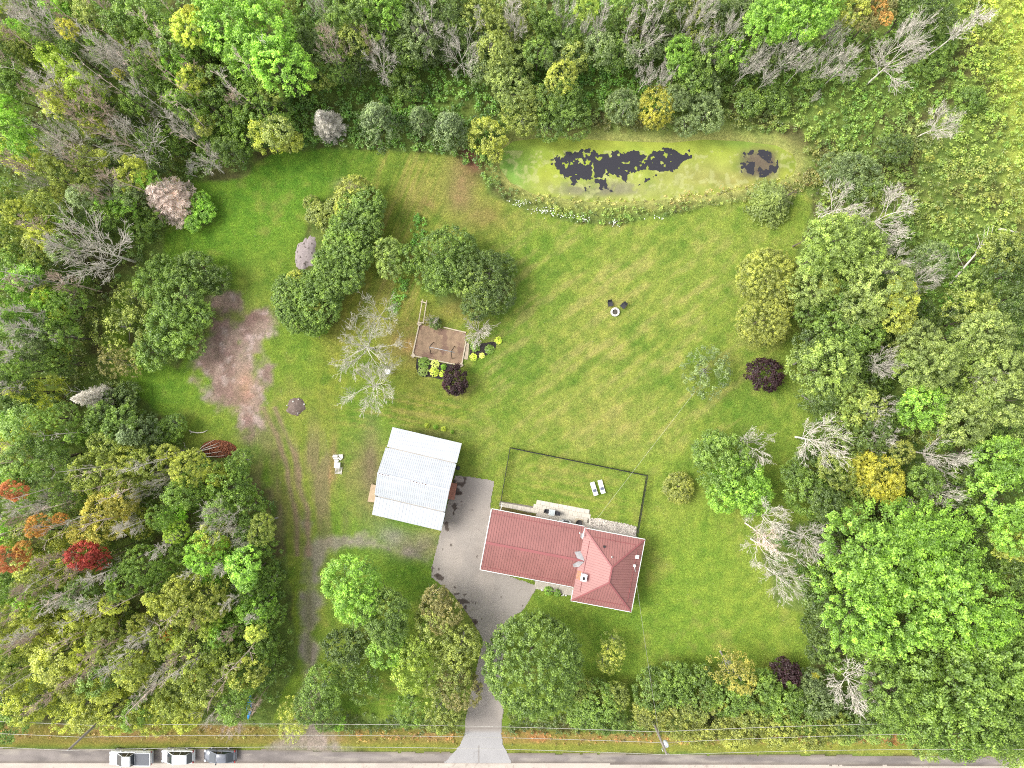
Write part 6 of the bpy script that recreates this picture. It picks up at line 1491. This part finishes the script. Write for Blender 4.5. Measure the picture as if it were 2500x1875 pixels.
# kayak
p = P(612, 1722); t = tag(empty('kayak', (p[0], p[1], .25), math.radians(84)), 'bright blue kayak half hidden under trees at the wood edge', 'kayak')
s = MB(); vs = []; fs = []; st = [(-1.7, .03, .12), (-1.3, .2, .05), (-.6, .36, 0), (.3, .36, 0), (1.1, .24, .03), (1.7, .03, .12)]
for (x_, w_, z_) in st: vs += [(x_, -w_, .28), (x_, -w_ * .7, z_), (x_, w_ * .7, z_), (x_, w_, .28), (x_, 0, .34)]
for i in range(len(st) - 1):
    for k in range(5): fs.append((i * 5 + k, i * 5 + (k + 1) % 5, (i + 1) * 5 + (k + 1) % 5, (i + 1) * 5 + k))
s.add(vs, fs, True); s.build('hull', solid('blue_plastic', (.03, .26, .58), .35, var=.06), t); s = MB(); s.lathe((-.1, 0, .30), [(.26, 0), (.26, .06), (.2, .07)], 14); s.build('cockpit', BLACKP, t)
# bench under the trees
t = tag(empty('garden_bench', (*P(464, 413, .5), 0), math.radians(-8)), 'pale cream garden bench with slatted back under the trees at the lawn corner', 'bench')
CRM = solid('cream_paint', (.62, .59, .50), .6, var=.1, scale=6); s = MB(); s.box((.1, 0, .45), (.62, 1.45, .05)); s.build('seat', CRM, t)
s = MB()
for k in range(2): s.bar((-.22 - k * .1, -.75, .72 + k * .2), (-.22 - k * .1, .75, .72 + k * .2), .07, .1)
s.bar((-.2, -.72, .45), (-.36, -.72, 1.0), .06); s.bar((-.2, .72, .45), (-.36, .72, 1.0), .06); s.build('backrest', CRM, t)
for j in (-1, 1):
    s = MB(); s.box((.45, j * .84, .62), (1.0, .08, .05)); s.build('armrest', CRM, t)
    for i in (-.2, .9): s = MB(); s.box((i, j * .84, .3), (.07, .07, .6)); s.build('leg', CRM, t)
# fallen log tree + log
t = tag(empty('fallen_tree', (*P(2319, 695), .2)), 'fallen bleached tree lying slantwise in the weeds, branching at its upper end', 'fallen tree')
def rel(px, py, z): return Vector((*P(px, py, z), z)) - t.location
s = MB(); s.tube([rel(2315, 697, .4), rel(2352, 655, 1.0), rel(2378, 625, 1.5), rel(2400, 598, 2.0)], [.16, .15, .12, .08], 8); s.build('trunk', W3, t)
for e in (((2378, 625, 1.5), (2392, 595, 2.2), (2385, 570, 2.6)), ((2400, 598, 2.0), (2420, 575, 2.4), (2425, 550, 2.7)), ((2400, 598, 2.0), (2413, 592, 2.3), (2422, 585, 2.5)), ((2395, 605, 1.9), (2410, 575, 2.5), (2415, 552, 3.0)), ((2352, 650, 1.0), (2340, 628, 1.4), (2338, 610, 1.6)), ((2400, 598, 2.1), (2424, 588, 2.2), (2428, 580, 2.2)), ((2388, 612, 1.7), (2402, 580, 2.4), (2403, 560, 2.8))):
    s = MB(); s.tube([rel(*q) for q in e], [.07, .045, .018], 5); s.build('limb', W3, t)
s = MB(); a_ = Vector((*P(2438, 559, .9), .9)); b_ = Vector((*P(2488, 568, .9), .8)); s.tube([a_, (a_ + b_) / 2 + Vector((0, .05, 0)), b_], [.17, .15, .1], 8); tag(s.build('log', W3), 'short straight pale log in the weeds right of the fallen tree', 'log')

# ---- poles and wires
WOODPOLE = solid('pole_wood', (.24, .21, .18), .85, var=.3, scale=2, streak=(6, 6, .6))
def utility_pole(base, top, h, lb, xf):
    t = tag(empty('utility_pole', (base[0], base[1], 0)), lb, 'utility pole', 'utility poles along the road'); T_ = Vector((top[0] - base[0], top[1] - base[1], h))
    s = MB(); s.tube([(0, 0, -.3), T_ * .5, T_], [.19, .165, .13], 10); s.build('shaft', WOODPOLE, t)
    s = MB(); s.tube([T_ * 1.0, T_ + Vector((0, 0, .28))], [.07, .05], 8); s.build('insulator', GREYM, t)
    if xf:
        c = T_ * (9.4 / h) + Vector((.42, .03, 0)); s = MB(); s.lathe(c, [(.24, -.5), (.28, -.45), (.28, .45), (.2, .52)], 16); tr = s.build('transformer', solid('transformer_paint', (.70, .72, .74), .4, var=.04), t)
        s = MB(); s.tube([c + Vector((.1, .1, .5)), c + Vector((.1, .1, .72))], .05, 8); s.build('bushing', GREYM, tr)
        s = MB(); s.bar(T_ * (9.7 / h), c + Vector((-.2, 0, .3)), .06); s.bar(T_ * (9.1 / h), c + Vector((-.2, 0, -.3)), .06); s.build('bracket', GREYM, tr)
        s = MB(); s.tube([T_ * (10.3 / h), T_ * (10.3 / h) + Vector((-.35, .02, .3)), T_ * (11.0 / h) + Vector((-.3, 0, .1))], .045, 6); s.build('cutout_switch', WHITE, t)
    return T_ + Vector((base[0], base[1], 0))
bB = P(1581, 1727); tB = P(1627, 1840, 11.6); tA = P(169, 1829, 11.6); bA = P(302, 1706)
utility_pole(bB, tB, 11.6, 'wooden utility pole with a white transformer, right of the driveway', True)
utility_pole(bA, tA, 11.6, 'plain wooden utility pole at the edge of the lower left wood', False)
WIRE = solid('wire', (.42, .40, .36), .5, var=.05)
def wire(a, b, sag, r, lb, grp=None, mat=WIRE, name='power_line'):
    a = Vector(a); b = Vector(b); pts = [a.lerp(b, k / 24) - Vector((0, 0, sag * 4 * (k / 24) * (1 - k / 24))) for k in range(25)]
    s = MB(); s.tube(pts, r, 5, False); return tag(s.build(name, mat), lb, 'wire', grp)
def lv(h, fr): # position on pole at height h
    b_, t_ = (bA, tA) if fr == 'A' else (bB, tB); k = h / 11.6; return (b_[0] + (t_[0] - b_[0]) * k, b_[1] + (t_[1] - b_[1]) * k, h)
dAB = Vector(lv(11.8, 'B')) - Vector(lv(11.8, 'A'))
for h, r, nm in ((11.85, .026, 'top'), (9.1, .026, 'middle'), (6.5, .030, 'lowest')):
    A_ = Vector(lv(h, 'A')); B_ = Vector(lv(h, 'B')); d = B_ - A_
    wire(A_, B_, {11.85: 1.3, 9.1: 1.1, 6.5: 1.1}[h], r, f'{nm} of the three roadside wires between the two utility poles', 'roadside wires')
    wire(A_, A_ - Vector((d.x * .7, -1.2, 0)), .6, r, f'{nm} roadside wire left of the left utility pole', 'roadside wires')
    wire(B_, B_ + Vector((d.x * .7, 1.3 if h < 11 else .6, 0)), .6, r, f'{nm} roadside wire right of the transformer pole', 'roadside wires')
ea = Rz(HA) @ Vector((a, -b * .18, 0)) + Vector((hx, hy, E1))
wire(lv(7.6, 'B'), (ea.x, ea.y, E1 + .1), .5, .012, 'service cable running from the transformer pole up to the right side of the house', name='service_cable')
wire((*P(1456, 1268, 2.2), 2.2), (*P(1697, 956, 2.6), 2.6), .12, .013, 'long pale clothes line from the house yard to the tree on the lawn', name='clothes_line', mat=solid('cord', (.55, .55, .42), .6))
gy_ = P(1668, 1808); wire(lv(10.5, 'B'), (gy_[0], gy_[1], .05), 0, .018, 'thin guy wire slanting down right of the transformer pole', name='guy_wire')

# ---- parked vehicles
TYRE = solid('tyre', (.02, .02, .02), .8); RIM = solid('rim', (.40, .41, .42), .3, var=.05); LAMPG = solid('lamp_glass', (.55, .57, .6), .1, spec=.9); TAIL = solid('tail_lamp', (.30, .02, .02), .2)
def loftX(st, n=None):
    """st: list of rings (lists of (x,y,z)) of equal length"""
    k = len(st[0]); vs = [p for r in st for p in r]; fs = []
    for i in range(len(st) - 1):
        for j in range(k): fs.append((i * k + j, (i + 1) * k + j, (i + 1) * k + (j + 1) % k, i * k + (j + 1) % k))
    fs.append(tuple(range(k))); fs.append(tuple((len(st) - 1) * k + j for j in range(k - 1, -1, -1)))
    return vs, fs
def vehicle(px, py, L, W, Ht, paint, lb, kind, roofcol=None, cat='car', name='parked_car'):
    """nose points to -x"""
    q = P(px, py, .8); t = tag(empty(name, (q[0], q[1], .02), math.radians(-.6)), lb, cat, 'vehicles parked along the road shoulder')
    h = L / 2; w = W / 2; belt = .95 if kind != 'pickup' else 1.12; g = .24 if kind != 'pickup' else .32
    prof = {'suv': [(-h, .50, .60), (-h + .07, .78, .68), (-h + .22, .92, .78), (-h + .5, .97, .86), (-h + 1.15, 1.0, .99), (h - 1.0, 1.0, 1.0), (h - .35, .97, .99), (h - .14, .90, .93), (h - .03, .76, .80), (h, .6, .70)],
            'hatch': [(-h, .42, .54), (-h + .08, .72, .62), (-h + .24, .90, .70), (-h + .5, .96, .78), (-h + 1.1, 1.0, .93), (h - 1.0, 1.0, 1.0), (h - .4, .95, .98), (h - .16, .86, .88), (h - .04, .68, .74), (h, .5, .66)],
            'pickup': [(-h, .66, .84), (-h + .08, .86, .92), (-h + .2, .95, .98), (-h + .5, .98, 1.04), (-h + 1.5, 1.0, 1.10), (h - 2.0, 1.0, 1.12), (h - .3, 1.0, 1.12), (h - .1, .97, 1.10), (h, .95, .95)]}[kind]
    rings = []
    for x_, wf, zt in prof:
        ww = w * wf
        rings.append([(x_, -ww * .95, g), (x_, -ww, g + .22), (x_, -ww, zt * .80), (x_, -ww * .90, zt), (x_, 0, zt + .045), (x_, ww * .90, zt), (x_, ww, zt * .80), (x_, ww, g + .22), (x_, ww * .95, g)])
    vs, fs = loftX(rings); s = MB(); s.add(vs, fs, True); s.build('body', paint, t)
    # cabin
    if kind == 'pickup': c = [(-h + 1.12, .80, 1.09), (-h + 2.10, .66, Ht - .06), (-h + 2.3, .66, Ht), (h - 2.55, .66, Ht), (h - 2.38, .67, Ht - .05), (h - 2.15, .80, 1.10)]
    elif kind == 'suv': c = [(-h + .92, .84, .98), (-h + 1.78, .70, Ht - .06), (-h + 1.95, .68, Ht), (h - .75, .66, Ht - .02), (h - .5, .66, Ht - .10), (h - .12, .74, .96)]
    else: c = [(-h + .82, .84, .90), (-h + 1.75, .70, Ht - .06), (-h + 2.0, .68, Ht), (h - 1.2, .64, Ht - .03), (h - .85, .64, Ht - .10), (h - .22, .72, .96)]
    rings = [[(x_, -w * wf - (.0 if i in (0, 5) else .0), z_ if i in (0, 5) else z_), (x_, -w * wf * .9, z_ + .01), (x_, w * wf * .9, z_ + .01), (x_, w * wf, z_)] for i, (x_, wf, z_) in enumerate(c)]
    # glass house: from belt up
    def ring(x_, wf, z_): return [(x_, -w * .86, belt - .06), (x_, -w * wf, z_), (x_, w * wf, z_), (x_, w * .86, belt - .06)]
    vs, fs = loftX([ring(*k) for k in c]); s = MB(); s.add(vs, fs); gl = s.build('windows', GLASS, t)
    rx0, rx1 = c[2][0] - .10, c[3][0] + .18; rw0, rw1 = c[2][1] * w + .02, c[3][1] * w + .02
    s = MB(); zt = Ht + .03
    rr_ = [[(x_, -ww - .02, z_ - .06), (x_, -ww + .02, z_), (x_, 0, z_ + .03), (x_, ww - .02, z_), (x_, ww + .02, z_ - .06)] for x_, ww, z_ in ((rx0, rw0 * .97, Ht - .02), (rx0 + .25, rw0, Ht + .025), ((rx0 + rx1) / 2, (rw0 + rw1) / 2 + .01, Ht + .035), (rx1 - .2, rw1, Ht + .01), (rx1, rw1 * .95, Ht - .04))]
    vs, fs = loftX(rr_); s.add(vs, fs, True); s.build('roof', roofcol or paint, t)
    s = MB()
    for sg in (-1, 1):
        for i, (j0, j1) in enumerate(((0, 2), (5, 3))):
            A_ = (c[j0][0], sg * w * c[j0][1] * 1.0, c[j0][2] - .02); B_ = (c[j1][0], sg * w * c[j1][1], c[j1][2] + .0); s.bar(A_, B_, .09, .07)
        xm = (rx0 + rx1) / 2; s.bar((xm, sg * w * .875, belt - .05), (xm, sg * w * .70, Ht), .08, .05)
        s.bar((c[0][0] - .05, sg * w * .88, belt - .02), (c[5][0] + .05, sg * w * .88, belt - .02), .10, .06)
    s.build('pillars', paint, t)
    for sg in (-1, 1):
        for xw in (-h + .95, h - 1.05):
            r_ = .40 if kind == 'pickup' else .34
            s = MB(); s.tube([(xw, sg * (w - .24), r_ - .02), (xw, sg * (w + .015), r_ - .02)], r_, 20); wh = s.build('wheel', TYRE, t)
            s = MB(); s.tube([(xw, sg * (w + .012), r_ - .02), (xw, sg * (w + .03), r_ - .02)], r_ * .62, 14); s.build('rim', RIM, wh)
        s = MB(); s.box((-h + 1.75, sg * (w + .10), belt + .06), (.14, .22, .14)); s.build('wing_mirror', paint if kind != 'hatch' else BLACKP, t)
        s = MB(); s.box((-h + .16, sg * w * .74, .70 * (1.25 if kind == 'pickup' else 1)), (.24, .30, .14), sg * -.35); s.build('headlight', LAMPG, t)
        s = MB(); s.box((h - .05, sg * w * .82, .82), (.12, .24, .2)); s.build('taillight', TAIL, t)
        s = MB()
        for k in ((.0,) if kind != 'hatch' else (0,)): s.box((c[2][0] + .55, sg * (w + .008), belt - .14), (.20, .03, .03)); s.box((c[3][0] - .55, sg * (w + .008), belt - .14), (.20, .03, .03))
        s.build('door_handle', BLACKP if kind != 'suv' else paint, t)
    s = MB(); s.box((h + .02, 0, .48), (.14, W * .86, .2)); s.build('bumper', GREYM if kind == 'pickup' else paint, t)
    s = MB(); s.box((-h + .0, 0, .45), (.10, W * .6, .16)); s.build('grille', BLACKP, t)
    if kind == 'pickup':
        s = MB(); s.box((h - 1.12, 0, 1.185), (1.92, W * .84, .04)); bc = s.build('bed_cover', solid('tonneau', (.105, .11, .125), .6, var=.06), t)
        s = MB()
        for sg in (-1, 1): s.box((h - 1.12, sg * W * .435, 1.16), (2.05, .10, .10))
        s.build('bed_rail', paint, t); s = MB(); s.box((h - .07, 0, 1.15), (.10, W * .90, .10)); s.build('tailgate', paint, t)
    if kind == 'suv': s = MB(); s.box((rx0 + .62, 0, Ht + .068), (.62, .82, .02)); s.build('sunroof', solid('sunroof_glass', (.50, .60, .64), .1, var=.04, spec=.9), t)
    if kind == 'hatch': s = MB(); s.box((rx1 - .25, 0, Ht + .06), (.14, .04, .04)); s.build('antenna', BLACKP, t)
    return t
WP_ = solid('white_car_paint', (.60, .61, .62), .25, var=.02, spec=.6, coat=.8); GP_ = solid('grey_car_paint', (.13, .14, .165), .25, var=.05, spec=.7, coat=.9)
vehicle(319, 1850, 5.75, 2.02, 1.85, WP_, 'white pickup truck with grey bed cover, leftmost of the three parked vehicles', 'pickup', name='pickup_truck', cat='pickup truck')
vehicle(433, 1847, 4.45, 1.84, 1.62, WP_, 'white hatchback suv with glass sunroof, middle of the three parked vehicles', 'suv')
vehicle(536, 1846, 4.35, 1.80, 1.45, GP_, 'dark grey hatchback, rightmost of the three vehicles parked on the shoulder', 'hatch')
